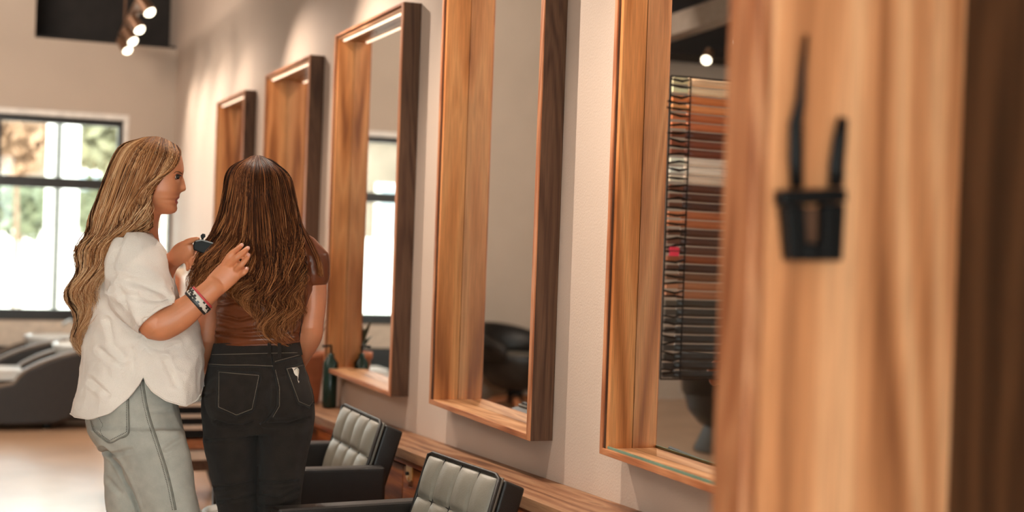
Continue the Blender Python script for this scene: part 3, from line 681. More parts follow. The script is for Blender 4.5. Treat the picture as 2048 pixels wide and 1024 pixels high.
def tub_chair(x, y, rz, label, pedestal):
    t = empty('tub_chair', (x, y, 0), label, 'chair', None, rz)
    mb = MB().lathe([(.12, .15), (.22, .19), (.30, .28), (.335, .40), (.34, .46), (.32, .47), (.30, .42)], (0, 0, 0), 40); mb.build('shell', M['leather_b'], t, 0, 2, True)
    MB().lathe([(.28, .36), (.29, .43), (.26, .455), (.02, .46)], (0, 0, 0), 36).build('seat', M['leather'], t, 0, 2, True)
    v = []; f = []; n = 28
    for i in range(n + 1):
        a = math.radians(-115 + 230 * i / n); h = .46 + .23 * max(0, math.cos(a * .72)) ** .7
        for r, z in ((.345, .40), (.37, h - .02), (.36, h), (.335, h - .004), (.30, .44)): v.append((r * math.cos(a), r * math.sin(a), z))
    for i in range(n):
        for k in range(5): f.append((i * 5 + k, i * 5 + (k + 1) % 5, (i + 1) * 5 + (k + 1) % 5, (i + 1) * 5 + k))
    f.append((4, 3, 2, 1, 0)); f.append(tuple(n * 5 + k for k in range(5))); link('backrest', mesh_np(v, f), M['leather_b'], t, True)
    pts = [(.352 * math.cos(math.radians(-115 + 230 * i / 40)), .352 * math.sin(math.radians(-115 + 230 * i / 40)), .462 + .23 * max(0, math.cos(math.radians(-115 + 230 * i / 40) * .72)) ** .7) for i in range(41)]
    v, f = tube_vf(pts, .012, 8); link('piping', mesh_np(v, f), M['vinyl'], t, True)
    if pedestal:
        MB().lathe([(.25, 0), (.25, .02), (.17, .2), (.13, .33)], (0, 0, 0), 36).build('cone_base', M['grey_cone'], t, 0, 2, True)
    else:
        MB().lathe([(.07, .05), (.07, .16)], (0, 0, 0), 20).build('column', M['blackplastic'], t)
        for k in range(4):
            a = math.pi / 4 + k * math.pi / 2; MB().tube([(0, 0, .09), (.17 * math.cos(a), .17 * math.sin(a), .06), (.27 * math.cos(a), .27 * math.sin(a), .0)], [.035, .032, .025], 8).build('leg', M['trim_y'], t, 0, 2, True)
    return t
tub_chair(-2.80, 11.22, math.radians(60), 'black leather tub chair on wooden legs, seen in the plain grey mirror', False)
tub_chair(-3.42, 8.62, math.radians(20), 'black tub chair on a grey cone pedestal, seen below the hair swatches', True)
t = empty('stool', (-3.9, 9.3, 0), 'wooden legged stool behind the cone pedestal chair', 'stool')
MB().lathe([(.17, .44), (.18, .46), (.18, .485), (.02, .49)], (0, 0, 0), 28).build('seat', M['leather_b'], t, 0, 2, True)
for k in range(4):
    a = math.pi / 4 + k * math.pi / 2; MB().tube([(.11 * math.cos(a), .11 * math.sin(a), .45), (.2 * math.cos(a), .2 * math.sin(a), 0)], [.018, .013], 8).build('leg', M['trim'], t)

# low drawer trolley glimpsed between the two women
q = P(388, 880, 7.4)
t = empty('trolley', (q[0] - .10, q[1], 0), 'low dark drawer trolley with pale drawer fronts, between the two women', 'trolley')
def tz(py): return 1.39 - (py - 469) * 7.4 / F_PX
MB().box((-.30, 0, tz(880)), (.30, .32, tz(806))).build('case', M['blackplastic'], t, .004)
for a, b in ((809, 816), (831, 838.5), (853, 862)): MB().box((-.30, -.025, tz(b)), (.30, -.001, tz(a))).build('drawer_lip', M['cream'], t, .002)
MB().box((-.24, .02, tz(903)), (.24, .30, tz(884))).build('shelf', M['trim_y'], t, .002)
MB().box((-.26, .0, tz(925)), (.26, .32, tz(906))).build('lower_tray', M['cream'], t, .004)
MB().box((-.22, .02, tz(948)), (.22, .30, tz(926.5))).build('lower_drawer', M['dark_y'], t, .003)
for s in (-1, 1):
    for y_ in (-.012, .30):
        MB().tube([(s * .28, y_, tz(862)), (s * .20, y_, tz(925))], .014, 8).build('strut', M['leather_b'], t)
        MB().tube([(s * .20, y_, tz(926)), (s * .27, y_, .0)], .016, 8).build('leg', M['leather_b'], t)
# slim shelf tower with bottles at the far end of the wall
t = empty('shelf_tower', (-.10, 10.35, 0), 'slim pale shelf tower against the mirror wall, seen under the blonde woman\'s arm', 'shelf')
for s in (-1, 1): MB().box((-.10, s * .2 - .01, 0), (.095, s * .2 + .01, .93)).build('side_panel', M['white'], t, .002)
for z in (.08, .35, .62, .91): MB().box((-.10, -.189, z), (.095, .189, z + .02)).build('shelf', M['white'], t, .002)
def bottle(px, y, z, r, h, mat, cap, label):
    d = at_y(px, 560, y); t = empty('bottle', (min(d[0], -.045), y, z), label, 'bottle', 'bottles on the shelf tower')
    MB().lathe([(r * .95, 0), (r, .01), (r, h * .68), (r * .45, h * .76), (r * .42, h * .8)], (0, 0, 0), 20).build('flask', mat, t, 0, 2, True)
    MB().lathe([(r * .5, h * .8), (r * .5, h), (r * .4, h * 1.01)], (0, 0, 0), 16).build('cap', cap, t, 0, 2, True)
bottle(351, 10.25, .93, .040, .20, M['terracotta'], M['cream'], 'terracotta coloured bottle on the shelf tower')
bottle(361, 10.42, .93, .034, .26, M['cream'], M['teal'], 'cream bottle with dark green cap on the shelf tower')
bottle(376, 10.28, .93, .036, .21, M['ceramic'], M['white'], 'plain white bottle on the shelf tower')
# potted plant on the counter beside the dark haired woman's elbow
yy = 6.45; t = empty('potted_plant', (-.10, yy, cz(yy) + .003), 'dark leafed plant in a terracotta pot on the counter, beside the dark haired woman\'s elbow', 'plant')
MB().lathe([(.055, 0), (.06, .01), (.078, .20), (.086, .205), (.086, .235), (.074, .235), (.07, .2), (.02, .2)], (0, 0, 0), 28).build('pot', M['terracotta'], t, 0, 2, True)
rn = random.Random(4)
for k in range(16):
    a = rn.uniform(0, 6.28); h = rn.uniform(.08, .2); r = rn.uniform(.04, .095)
    c0 = Vector((.02 * math.cos(a), .02 * math.sin(a), .21)); c1 = Vector((r * math.cos(a), r * math.sin(a), .22 + h)); s = Vector((-math.sin(a), math.cos(a), 0)) * .022
    m_ = c0.lerp(c1, .6) + Vector((0, 0, .02)); me = mesh_np([c0, m_ - s, c1, m_ + s, m_ + Vector((0, 0, .006))], [(0, 1, 4), (1, 2, 4), (2, 3, 4), (3, 0, 4)])
    link('leaf', me, M['leaf'], t)
yy = 6.18; t = empty('bottle', (-.06, yy, cz(yy) + .003), 'dark green pump bottle on the counter, next to the potted plant', 'bottle')
MB().lathe([(.03, 0), (.033, .01), (.033, .20), (.014, .225), (.014, .24)], (0, 0, 0), 20).build('flask', M['teal'], t, 0, 2, True)
MB().tube([(0, 0, .235), (0, 0, .275), (-.04, 0, .272)], .006, 8).build('pump', M['blackplastic'], t)
#PEOPLE
# ------------------------------------------------------------------ people
FWD = RW[:, 2]
KD = .95                                          # distance (and size) factor of the two women
P_room, PV_room = P, PV
def P(px, py, dep): return P_room(px, py, dep * KD)
def PV(a):
    a = np.array(a, float); a[..., 2] *= KD; return PV_room(a)
PXM = 4.2 / F_PX                                  # metres per pixel at the women's distance
def fast_mesh(v, quads, name='m'):
    v = np.ascontiguousarray(v, np.float32); q = np.ascontiguousarray(quads, np.int32)
    me = bpy.data.meshes.new(name); me.vertices.add(len(v)); me.vertices.foreach_set('co', v.ravel())
    me.loops.add(q.size); me.loops.foreach_set('vertex_index', q.ravel()); me.polygons.add(len(q))
    me.polygons.foreach_set('loop_start', np.arange(0, q.size, q.shape[1], dtype=np.int32))
    me.update(calc_edges=True); return me
def ring(py, xl, xr, dep, hn, hf=None, n=40, e=2.2, tilt=0):
    hf = hn if hf is None else hf
    a = np.linspace(0, 2 * np.pi, n, endpoint=False); c, s = np.cos(a), np.sin(a)
    sx = np.sign(c) * np.abs(c) ** (2 / e); sy = np.sign(s) * np.abs(s) ** (2 / e)
    return PV(np.stack([(xl + xr) / 2 + (xr - xl) / 2 * sx, py + tilt * sx, dep + np.where(sy > 0, hf, hn) * sy], -1))
def loft(rings, caps=True):
    n = len(rings[0]); v = np.concatenate(rings); f = []
    for i in range(len(rings) - 1):
        for k in range(n): f.append((i * n + k, i * n + (k + 1) % n, (i + 1) * n + (k + 1) % n, (i + 1) * n + k))
    if caps: f.append(tuple(range(n - 1, -1, -1))); f.append(tuple((len(rings) - 1) * n + k for k in range(n)))
    return v, f
def limb(pts, n=18, m=None, aspect=1.0, up=None):
    """pts: (px, py, depth, radius m); rounded ends"""
    a = np.asarray(pts, float); m = m or max(12, len(a) * 5)
    a = cr(a, m); w = PV(a[:, :3]); r = np.maximum(a[:, 3], .001) * KD
    t0 = w[0] - w[1]; t0 /= np.linalg.norm(t0); t1 = w[-1] - w[-2]; t1 /= np.linalg.norm(t1)
    ends0 = [w[0] + t0 * r[0] * k for k in (.75, .5)]; ends1 = [w[-1] + t1 * r[-1] * k for k in (.5, .75)]
    w = np.vstack([[w[0] + t0 * r[0] * .85], [w[0] + t0 * r[0] * .5], w, [w[-1] + t1 * r[-1] * .5], [w[-1] + t1 * r[-1] * .85]])
    r = np.concatenate([[r[0] * .35, r[0] * .8], r, [r[-1] * .8, r[-1] * .35]])
    return tube_vf(w, r, n, True, aspect, FWD if up is None else up)
def ellipsoid(px, py, dep, rx, ry, rd, n=20, m=14):
    v = []; f = []
    c = P(px, py, dep); rx, ry, rd = rx * KD, ry * KD, rd * KD
    for j in range(m + 1):
        th = math.pi * j / m
        for i in range(n):
            ph = 2 * math.pi * i / n
            v.append(c + RW[:, 0] * rx * math.sin(th) * math.cos(ph) + RW[:, 1] * ry * math.cos(th) + RW[:, 2] * rd * math.sin(th) * math.sin(ph))
    for j in range(m):
        for i in range(n): f.append((j * n + i, j * n + (i + 1) % n, (j + 1) * n + (i + 1) % n, (j + 1) * n + i))
    return v, f
def fuse(parts, voxel, smooth=4, decimate=None):
    mb = MB()
    for v, f in parts: mb.add(v, f)
    me = mb.mesh(); o = bpy.data.objects.new('tmp', me); COL.objects.link(o)
    md = o.modifiers.new('r', 'REMESH'); md.mode = 'VOXEL'; md.voxel_size = voxel
    if smooth: ms = o.modifiers.new('s', 'SMOOTH'); ms.iterations = smooth; ms.factor = .5
    if decimate: mdc = o.modifiers.new('d', 'DECIMATE'); mdc.ratio = decimate
    dg = bpy.context.evaluated_depsgraph_get(); out = bpy.data.meshes.new_from_object(o.evaluated_get(dg))
    bpy.data.objects.remove(o); bpy.data.meshes.remove(me); return out
def verts_np(me):
    a = np.empty(len(me.vertices) * 3, np.float32); me.vertices.foreach_get('co', a); return a.reshape(-1, 3).astype(float)
def norms_np(me):
    a = np.empty(len(me.vertices) * 3, np.float32); me.vertex_normals.foreach_get('vector', a); return a.reshape(-1, 3).astype(float)
def set_verts(me, v):
    me.vertices.foreach_set('co', np.ascontiguousarray(v, np.float32).ravel()); me.update()
def wrinkle(me, amp, freq, ridge=0, rfreq=6, seed=0, mask=None, stretch=(1, 1, 1)):
    v = verts_np(me); n = norms_np(me); d = np.zeros(len(v)); so = Vector((seed * 3.1, seed * 1.7, seed))
    for i, p in enumerate(v):
        q = Vector((p[0] * stretch[0], p[1] * stretch[1], p[2] * stretch[2]))
        w = mnoise.noise_vector(q * 4 + so) * .12
        d[i] = amp * (mnoise.noise(q * freq + so) + .5 * mnoise.noise(q * freq * 2.3 + so))
        if ridge: d[i] += ridge * (max(0, 1 - 3.2 * abs(mnoise.noise((q + w) * rfreq + so * 2))))
    if mask is not None: d *= mask(v)
    set_verts(me, v + n * d[:, None])
def projv(v):
    c = (np.asarray(v) - CAM) @ RW; return np.stack([CX + F_PX * c[:, 0] / c[:, 2], CY - F_PX * c[:, 1] / c[:, 2], c[:, 2] / KD], -1)
def groove(me, lines, depth, width, near=None):
    """press soft creases (pixel polylines) into the side facing the room camera"""
    v = verts_np(me); n = norms_np(me); q = projv(v); d = np.zeros(len(v))
    for line in lines:
        l = np.asarray(line, float)
        best = np.full(len(v), 1e9)
        for a, b in zip(l[:-1], l[1:]):
            ab = b - a; t = np.clip(((q[:, :2] - a) @ ab) / (ab @ ab), 0, 1)
            best = np.minimum(best, np.linalg.norm(q[:, :2] - (a + t[:, None] * ab), axis=1))
        d += np.exp(-(best / width) ** 2) - .45 * np.exp(-((best - 2.2 * width) / width) ** 2)
    fac = np.clip(-(n @ FWD) * 2, 0, 1)
    set_verts(me, v - n * (d * depth * fac)[:, None])
def bvh_of(me): 
    return BVHTree.FromPolygons([tuple(p.co) for p in me.vertices], [tuple(p.vertices) for p in me.polygons])
def drape(bvh, px, py, off=.002):
    d = Vector(ray(px, py)).normalized(); h = bvh.ray_cast(Vector(CAM), d, 20)
    return None if h[0] is None else np.array(h[0] - d * off)
def seam(name, bvh, line, r, mat, parent, off=.001, m=24):
    pts = [drape(bvh, x, y, off) for x, y in cr(line, m)]; pts = [p for p in pts if p is not None]
    if len(pts) < 3: return None
    v, f = tube_vf(pts, r, 6, True, None, FWD); return world_obj(name, mesh_np(v, f), mat, parent, True)
def stitches(name, bvh, lines, r, mat, parent, off=.0022, step=3.4):
    mb = MB()
    for line in lines:
        l = np.asarray(line, float); L = np.linalg.norm(np.diff(l, axis=0), axis=1).sum(); k = max(3, int(L / step))
        pp = np.array([np.interp(np.linspace(0, 1, 2 * k), np.concatenate([[0], np.cumsum(np.linalg.norm(np.diff(l, axis=0), axis=1))]) / L, l[:, i]) for i in (0, 1)]).T
        for i in range(0, 2 * k - 1, 2):
            a, b = drape(bvh, *pp[i], off), drape(bvh, *pp[i + 1], off)
            if a is not None and b is not None and np.linalg.norm(a - b) < .03: mb.tube([a, b], r, 4, False)
    if mb.v: 
        o = mb.wbuild(name, mat, parent); o['kind'] = 'stuff'; return o
def patch(name, bvh, tl, tr, br, bl, tip, mat, parent, off=.003, n=14):
    tl, tr, br, bl = map(np.array, (tl, tr, br, bl)); v = []; f = []
    for j in range(n + 1):
        for i in range(n + 1):
            u, w = i / n, j / n
            p = (tl * (1 - u) + tr * u) * (1 - w) + (bl * (1 - u) + br * u) * w
            p = p + np.array([0, tip * w * (1 - abs(2 * u - 1))])
            q = drape(bvh, p[0], p[1], off)
            v.append(q if q is not None else (v[-1] if v else P(p[0], p[1], 4.2)))
    for j in range(n):
        for i in range(n): f.append((j * (n + 1) + i, (j + 1) * (n + 1) + i, (j + 1) * (n + 1) + i + 1, j * (n + 1) + i + 1))
    o = world_obj(name, mesh_np(v, f), mat, parent, True)
    sd = o.modifiers.new('thick', 'SOLIDIFY'); sd.thickness = .0025; sd.offset = 0
    return o

# ---- materials of skin, cloth and hair
def skin_mat(name, col):
    m, N, L, b = base_mat(name)
    tc = N.new('ShaderNodeTexCoord'); no = N.new('ShaderNodeTexNoise'); no.inputs['Scale'].default_value = 22; no.inputs['Detail'].default_value = 4; L.new(tc.outputs['Object'], no.inputs[0])
    rp = N.new('ShaderNodeValToRGB'); rp.color_ramp.elements[0].position = .3; rp.color_ramp.elements[1].position = .7
    rp.color_ramp.elements[0].color = tuple(c * .9 for c in col[:3]) + (1,); rp.color_ramp.elements[1].color = (min(1, col[0] * 1.06), col[1] * 1.02, col[2], 1)
    L.new(no.outputs[0], rp.inputs[0]); L.new(rp.outputs[0], b.inputs['Base Color'])
    b.inputs['Roughness'].default_value = .46; b.inputs['Subsurface Weight'].default_value = .12; b.inputs['Subsurface Radius'].default_value = (.8, .3, .15); b.inputs['Subsurface Scale'].default_value = .01
    n2 = N.new('ShaderNodeTexNoise'); n2.inputs['Scale'].default_value = 420; L.new(tc.outputs['Object'], n2.inputs[0])
    bu = N.new('ShaderNodeBump'); bu.inputs['Strength'].default_value = .06; bu.inputs['Distance'].default_value = .001; L.new(n2.outputs[0], bu.inputs['Height']); L.new(bu.outputs[0], b.inputs['Normal'])
    return m
def weave(name, col, rough=.8, vary=.14, scale=14, bump=.5, sheen=.1, twill=900):
    m = plain(name, col, rough, 0, vary, scale, bump, twill, sheen, .25); return m
SKIN_A = skin_mat('tanned_skin', srgb(206, 134, 94)); SKIN_B = skin_mat('fair_skin', srgb(198, 128, 92))
LIP = plain('lip', srgb(166, 64, 62), .35); NAIL = plain('nail', srgb(226, 168, 150), .25)
LINEN = weave('white_linen', srgb(238, 226, 214), .85, .05, 10, .6, .2, 500)
DENIM = weave('washed_light_denim', srgb(178, 175, 164), .85, .12, 26, .6, .1, 700)
DENIM_D = weave('washed_denim_seam', srgb(128, 126, 116), .85, .2, 60)
BLACKDEN = weave('black_denim', srgb(36, 29, 24), .8, .2, 40, .6, .05, 700)
BLACKSEAM = weave('black_denim_seam', srgb(30, 26, 23), .8)
THREAD = plain('pale_thread', srgb(150, 136, 118), .7); THREAD_D = plain('dark_thread', srgb(80, 76, 70), .7)
TOPL = plain('brown_leather_top', srgb(104, 52, 26), .30, 0, .16, 9, .22, 60, 0, .5)
def hair_mat():
    m, N, L, b = base_mat('hair_strands'); a = N.new('ShaderNodeAttribute'); a.attribute_name = 'hc'
    L.new(a.outputs['Color'], b.inputs['Base Color']); b.inputs['Roughness'].default_value = .5; b.inputs['Specular IOR Level'].default_value = .10
    return m
HAIR = hair_mat()
def lin(c): return np.array(srgb(*c)[:3])

def make_hair(D, layers, tips, palette, seed=0, r0=.00075, M=30):
    """layers: dicts with guides (G,K,3: px, py, depth offset), n strands, thick, wave; returns one mesh of fine strands over an under-layer"""
    rg = np.random.default_rng(seed); VV = []; QQ = []; CC = []; base = 0
    for Ly in layers:
        g = np.array([cr(x, 60) for x in Ly['guides']])               # G,60,3
        U = 160
        gf = np.stack([cr(g[:, k, :], U) for k in range(60)], 1)       # U,60,3
        if Ly.get('gwave'):
            y0, am0, lam = Ly['gwave']; ramp = np.clip((gf[..., 1] - y0) / 60, 0, 1)
            gf[..., 2] += ramp * am0 * .0011 * np.cos(2 * np.pi * (gf[..., 1] - y0) / lam); gf[..., 0] += ramp * am0 * np.sin(2 * np.pi * (gf[..., 1] - y0) / lam + np.linspace(0, 1.6, U)[:, None])
        n = Ly['n']; nc = Ly.get('clumps', 60)
        uc = rg.random(nc); ucs = rg.integers(0, nc, n); us = np.clip(uc[ucs] + rg.normal(0, .035, n), 0, 1)
        k2 = rg.random(n) < .35; us[k2] = rg.random(k2.sum())
        ucn = np.where(k2, us, uc[ucs])
        ly = rg.random(n) ** 1.3; Lf = rg.uniform(Ly.get('lmin', .82), 1.0, n); Lf = np.where(rg.random(n) < .12, Lf * .75, Lf)
        t = np.linspace(0, 1, M)[None, :] * Lf[:, None]
        pull = Ly.get('pull', .6)
        u = ucn[:, None] + (us - ucn)[:, None] * (1 - pull * t ** 1.4)
        ui = np.clip(u * (U - 1), 0, U - 1.001); ti = np.clip(t * 59, 0, 58.999)
        i0, j0 = ui.astype(int), ti.astype(int); fu, ft = (ui - i0)[..., None], (ti - j0)[..., None]
        p = (gf[i0, j0] * (1 - fu) + gf[i0 + 1, j0] * fu) * (1 - ft) + (gf[i0, j0 + 1] * (1 - fu) + gf[i0 + 1, j0 + 1] * fu) * ft
        ph = (uc[ucs] * Ly.get('coh', 2.5) * 6.28 + rg.random(nc)[ucs] * Ly.get('jit', 1.0)) + np.where(k2, rg.normal(0, .5, n), 0); am = rg.uniform(.7, 1.25, nc)[ucs]
        A = np.interp(t, Ly['wave'][0], Ly['wave'][1]); fr = Ly.get('freq', 2.2)
        fq = fr * rg.uniform(.93, 1.08, nc)[ucs]
        arg = 2 * np.pi * fq[:, None] * t + ph[:, None]
        dj = rg.normal(0, 1, (n, 1))
        du = np.where(k2, 0, (us - ucn) / .035)
        p[..., 0] += A * am[:, None] * np.sin(arg) + dj * (.4 + .8 * t)
        p[..., 1] += Ly.get('loop', .4) * A * am[:, None] * np.cos(arg)
        sgn = Ly.get('side', 1)
        p[..., 2] += D + sgn * (ly[:, None] * np.interp(t, [0, .15, 1], [.004, .02, Ly['thick']]) + .0009 * A * np.cos(arg) * am[:, None] + np.minimum(.0045 * du[:, None] ** 2, .016) * np.clip(t * 4, 0, 1))
        if Ly.get('clamp'): p[..., 2] = Ly['clamp'](p[..., 0], p[..., 1], p[..., 2], .003 + .014 * (1 - ly[:, None]) * np.clip(t * 8, .2, 1))
        w = PV(p)                                                       # n,M,3
        tg = np.gradient(w, axis=1); tg /= np.linalg.norm(tg, axis=2, keepdims=True) + 1e-9
        b = np.cross(tg, FWD); b /= np.linalg.norm(b, axis=2, keepdims=True) + 1e-9; c = np.cross(b, tg)
        ro = rg.random(n) * 6.28; rad = r0 * rg.uniform(.7, 1.35, n)[:, None] * np.interp(np.linspace(0, 1, M), [0, .1, .7, 1], [.7, 1, .9, .25])[None]
        ring3 = [w + (b * np.cos(ro + k * 2.0944)[:, None, None] + c * np.sin(ro + k * 2.0944)[:, None, None]) * rad[..., None] for k in range(3)]
        V = np.stack(ring3, 2).reshape(-1, 3)
        idx = (np.arange(n)[:, None, None] * M + np.arange(M - 1)[None, :, None]) * 3
        k = np.arange(3)[None, None]; k1 = (k + 1) % 3
        Q = np.stack([idx + k, idx + k1, idx + 3 + k1, idx + 3 + k], -1).reshape(-1, 4)
        # colour: dark roots, lighter lengths, every lock its own tone; painted shade at lock edges
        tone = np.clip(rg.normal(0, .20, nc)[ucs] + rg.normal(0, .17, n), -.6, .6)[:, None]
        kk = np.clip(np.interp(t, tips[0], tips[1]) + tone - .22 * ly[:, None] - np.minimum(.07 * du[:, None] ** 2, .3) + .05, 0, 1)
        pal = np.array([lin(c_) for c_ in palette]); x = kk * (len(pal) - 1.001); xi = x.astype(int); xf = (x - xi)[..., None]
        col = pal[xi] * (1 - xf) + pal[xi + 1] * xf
        VV.append(V); QQ.append(Q + base); CC.append(np.repeat(col.reshape(-1, 3), 3, 0)); base += len(V)
        # under-layer
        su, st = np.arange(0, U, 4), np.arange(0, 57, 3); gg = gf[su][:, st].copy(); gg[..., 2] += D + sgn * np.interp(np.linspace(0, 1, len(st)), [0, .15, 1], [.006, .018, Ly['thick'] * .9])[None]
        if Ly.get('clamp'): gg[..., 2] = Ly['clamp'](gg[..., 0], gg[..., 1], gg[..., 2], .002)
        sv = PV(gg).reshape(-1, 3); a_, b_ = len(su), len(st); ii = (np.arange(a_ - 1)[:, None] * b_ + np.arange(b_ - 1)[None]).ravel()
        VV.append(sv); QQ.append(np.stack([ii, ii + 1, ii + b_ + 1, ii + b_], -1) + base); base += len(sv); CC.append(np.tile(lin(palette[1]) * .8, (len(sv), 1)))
    me = fast_mesh(np.concatenate(VV), np.concatenate(QQ)); col = np.concatenate(CC)
    at = me.color_attributes.new('hc', 'FLOAT_COLOR', 'POINT'); at.data.foreach_set('color', np.concatenate([col, np.ones((len(col), 1))], 1).astype(np.float32).ravel())
    return me

def head_side(x, y, front=False):
    """half width (px) of the skull at profile x, y"""
    hf = np.interp(y, HY[::-1], HF[::-1]); hb = np.interp(y, HY[::-1], HB[::-1]); hw = np.interp(y, HY[::-1], HW[::-1])
    xc = hb + (hf - hb) * .48; r = np.where(x > xc, hf - xc, xc - hb)
    ok = (y > 275) & (y < 430)
    return np.where(ok, hw * np.sqrt(np.clip(1 - ((x - xc) / np.maximum(r, 1)) ** 2, 0, 1)), 0), ok
def clampB(sg):
    def fn(x, y, d, m):
        w, ok = head_side(x, y); lim = w * PXM + m
        return np.where(ok & (w > 0), (np.minimum(d, DB - lim) if sg < 0 else np.maximum(d, DB + lim)), d)
    return fn
def clampD(sg):
    def fn(x, y, d, m):
        l, yy = x - 517, y - 42
        hf = np.interp(yy, HY[::-1], HF[::-1]); hb = np.interp(yy, HY[::-1], HB[::-1]); hw = np.interp(yy, HY[::-1], HW[::-1])
        xc = hb + (hf - hb) * .48; c = np.sqrt(np.clip(1 - (l / np.maximum(hw, 1)) ** 2, 0, 1)); ok = (yy > 275) & (yy < 425) & (np.abs(l) < hw)
        xb = xc - (xc - hb) * c; xf = xc + (hf - xc) * c
        return np.where(ok, np.minimum(d, DD - .01 + (xb - 300) * PXM - m) if sg < 0 else np.maximum(d, DD - .01 + (xf - 300) * PXM + m), d)
    return fn
# ---- a head with a face, in profile pixels (x forward, lat sideways, y down), placed by a mapping
HY = [428.5, 426, 422, 418, 413, 410, 406, 402.5, 400, 398, 395, 392, 389, 386, 383, 380, 376, 372, 367, 362, 356, 350, 344, 336, 326, 315, 304, 294, 286, 280, 276.5]
HF = [340, 349, 353.5, 355, 354, 353, 356.5, 356, 352.5, 357, 359.5, 359, 359.5, 361, 362, 362, 362, 362, 362.5, 363, 364, 366, 367.5, 367.8, 366.5, 364, 359, 351, 340, 327, 312]
HB = [312, 308, 303, 298, 290, 284, 277, 271, 267, 264, 260, 256, 253, 250, 248, 246, 244, 242, 240, 238, 236, 235, 235, 236, 239, 243, 250, 259, 269, 280, 292]
HW = [8, 16, 22, 28, 33, 36, 39, 41, 42.5, 43.5, 45, 46, 47, 48, 49, 49.5, 50, 50.5, 51, 51.5, 52, 52, 52.5, 53, 53, 51.5, 48, 42, 34, 25, 12]
NOSE = ([350, 353, 357, 362, 367, 372, 376, 379, 381.5, 383.5, 386], [0, .8, 4, 6.6, 8.4, 9.8, 10.5, 10.4, 8.5, 3.2, 0])
NOSEW = ([350, 357, 367, 374, 380, 384], [5, 5, 6.5, 9, 10.5, 9])
def head_vf(mp):
    n = 72; v = []; f = []
    ys = np.linspace(276.5, 428.5, 112)[::-1]
    hf = np.interp(ys, HY[::-1], HF[::-1]); hb = np.interp(ys, HY[::-1], HB[::-1]); hw = np.interp(ys, HY[::-1], HW[::-1])
    for j, y in enumerate(ys):
        xc = hb[j] + (hf[j] - hb[j]) * .48
        nb = np.interp(y, *NOSE); nw = np.interp(y, *NOSEW)
        for i in range(n):
            a = 2 * math.pi * i / n; c, s = math.cos(a), math.sin(a)
            e = .86 if c > 0 else 1.0
            x = xc + ((hf[j] - xc) if c > 0 else (xc - hb[j])) * math.copysign(abs(c) ** e, c); l = hw[j] * math.copysign(abs(s) ** .95, s)
            if c > 0:
                x += nb * math.exp(-(l / nw) ** 2)
                eye = math.exp(-((abs(l) - 24) / 9) ** 2 - ((y - 354) / 7) ** 2); x -= 5.5 * eye; l -= math.copysign(2.5 * eye, l)
                x += 1.5 * math.exp(-((abs(l) - 20) / 12) ** 2 - ((y - 344) / 5) ** 2)
                l += math.copysign(1, l) * 2.5 * math.exp(-((abs(l) - 36) / 10) ** 2 - ((y - 376) / 12) ** 2) * (1 if x > 320 else 0)
                wing = math.exp(-((abs(l) - 9) / 3.5) ** 2 - ((y - 378) / 4.5) ** 2); x += 3.2 * wing
                lipf = math.exp(-(l / 17) ** 4)
                if 390 < y < 411: x -= (1 - lipf) * 1.2
                if 398.5 < y < 402.5 and abs(l) < 21: x -= 1.6 * (1 - abs(l) / 24)
            v.append(mp(x, l, y))
    m = len(ys)
    for j in range(m - 1):
        for i in range(n): f.append((j * n + i, j * n + (i + 1) % n, (j + 1) * n + (i + 1) % n, (j + 1) * n + i))
    f.append(tuple(range(n - 1, -1, -1))); f.append(tuple((m - 1) * n + i for i in range(n)))
    return v, f

def to_floor(px, py, dep):
    q = P(px, py, dep); return np.array([q[0], q[1], 0.0])
def floor_y(px, dep):
    """pixel row where the floor lies at this column and distance"""
    a, b = P(px, 1300, dep)[2], P(px, 1500, dep)[2]; return 1300 + 200 * a / (a - b)
def shoe(name, heel, toe, w, mat, parent, sole):
    heel, toe = np.array(heel), np.array(toe); d = toe - heel; L = np.linalg.norm(d); d /= L; s = np.array([-d[1], d[0], 0])
    v = []; f = []; n = 16
    prof = [(-.03, .55, .075), (.0, .8, .085), (.08, .85, .09), (.25, .9, .085), (.45, .95, .062), (.7, 1.05, .05), (.9, .85, .042), (1.0, .45, .03)]
    rows = []
    for t, k, h in prof:
        c = heel + d * L * t
        rows.append([c + s * w * k * math.cos(a) + np.array([0, 0, .016 + (h - .016) * max(0, math.sin(a)) ** .7 if math.sin(a) > 0 else .016]) for a in np.linspace(0, 2 * np.pi, n, endpoint=False)])
    v, f = loft([np.array(r) for r in rows]); o = world_obj(name, mesh_np(v, f), mat, parent, True)
    pl = [heel + d * L * t + s * w * (k + .06) for t, k, h in prof] + [heel + d * L * t - s * w * (k + .06) for t, k, h in reversed(prof)]
    mb = MB(); mb.prism([(p[0], p[1]) for p in pl], 'z', 0.001, .018); so = mb.mesh(.003)
    so.transform(Matrix.Translation(parent.location).inverted()); link('sole', so, sole, o); return o

# =================================================================== the blonde woman, in profile
DB = 4.2; DD = 4.24
fl = to_floor(275, 1400, 4.2)
blonde = empty('person', tuple(fl), 'woman with long wavy blonde hair, white blouse, pale jeans, holding another woman\'s hair', 'person')
mpB = lambda x, l, y: P(x, y, DB + l * PXM)
hv, hfc = head_vf(mpB)
bp = [(hv, hfc)]
bp.append(limb([(282, 500, DB + .01, .06), (281, 470, DB, .052), (283, 440, DB, .050), (292, 405, DB, .05)], 24))
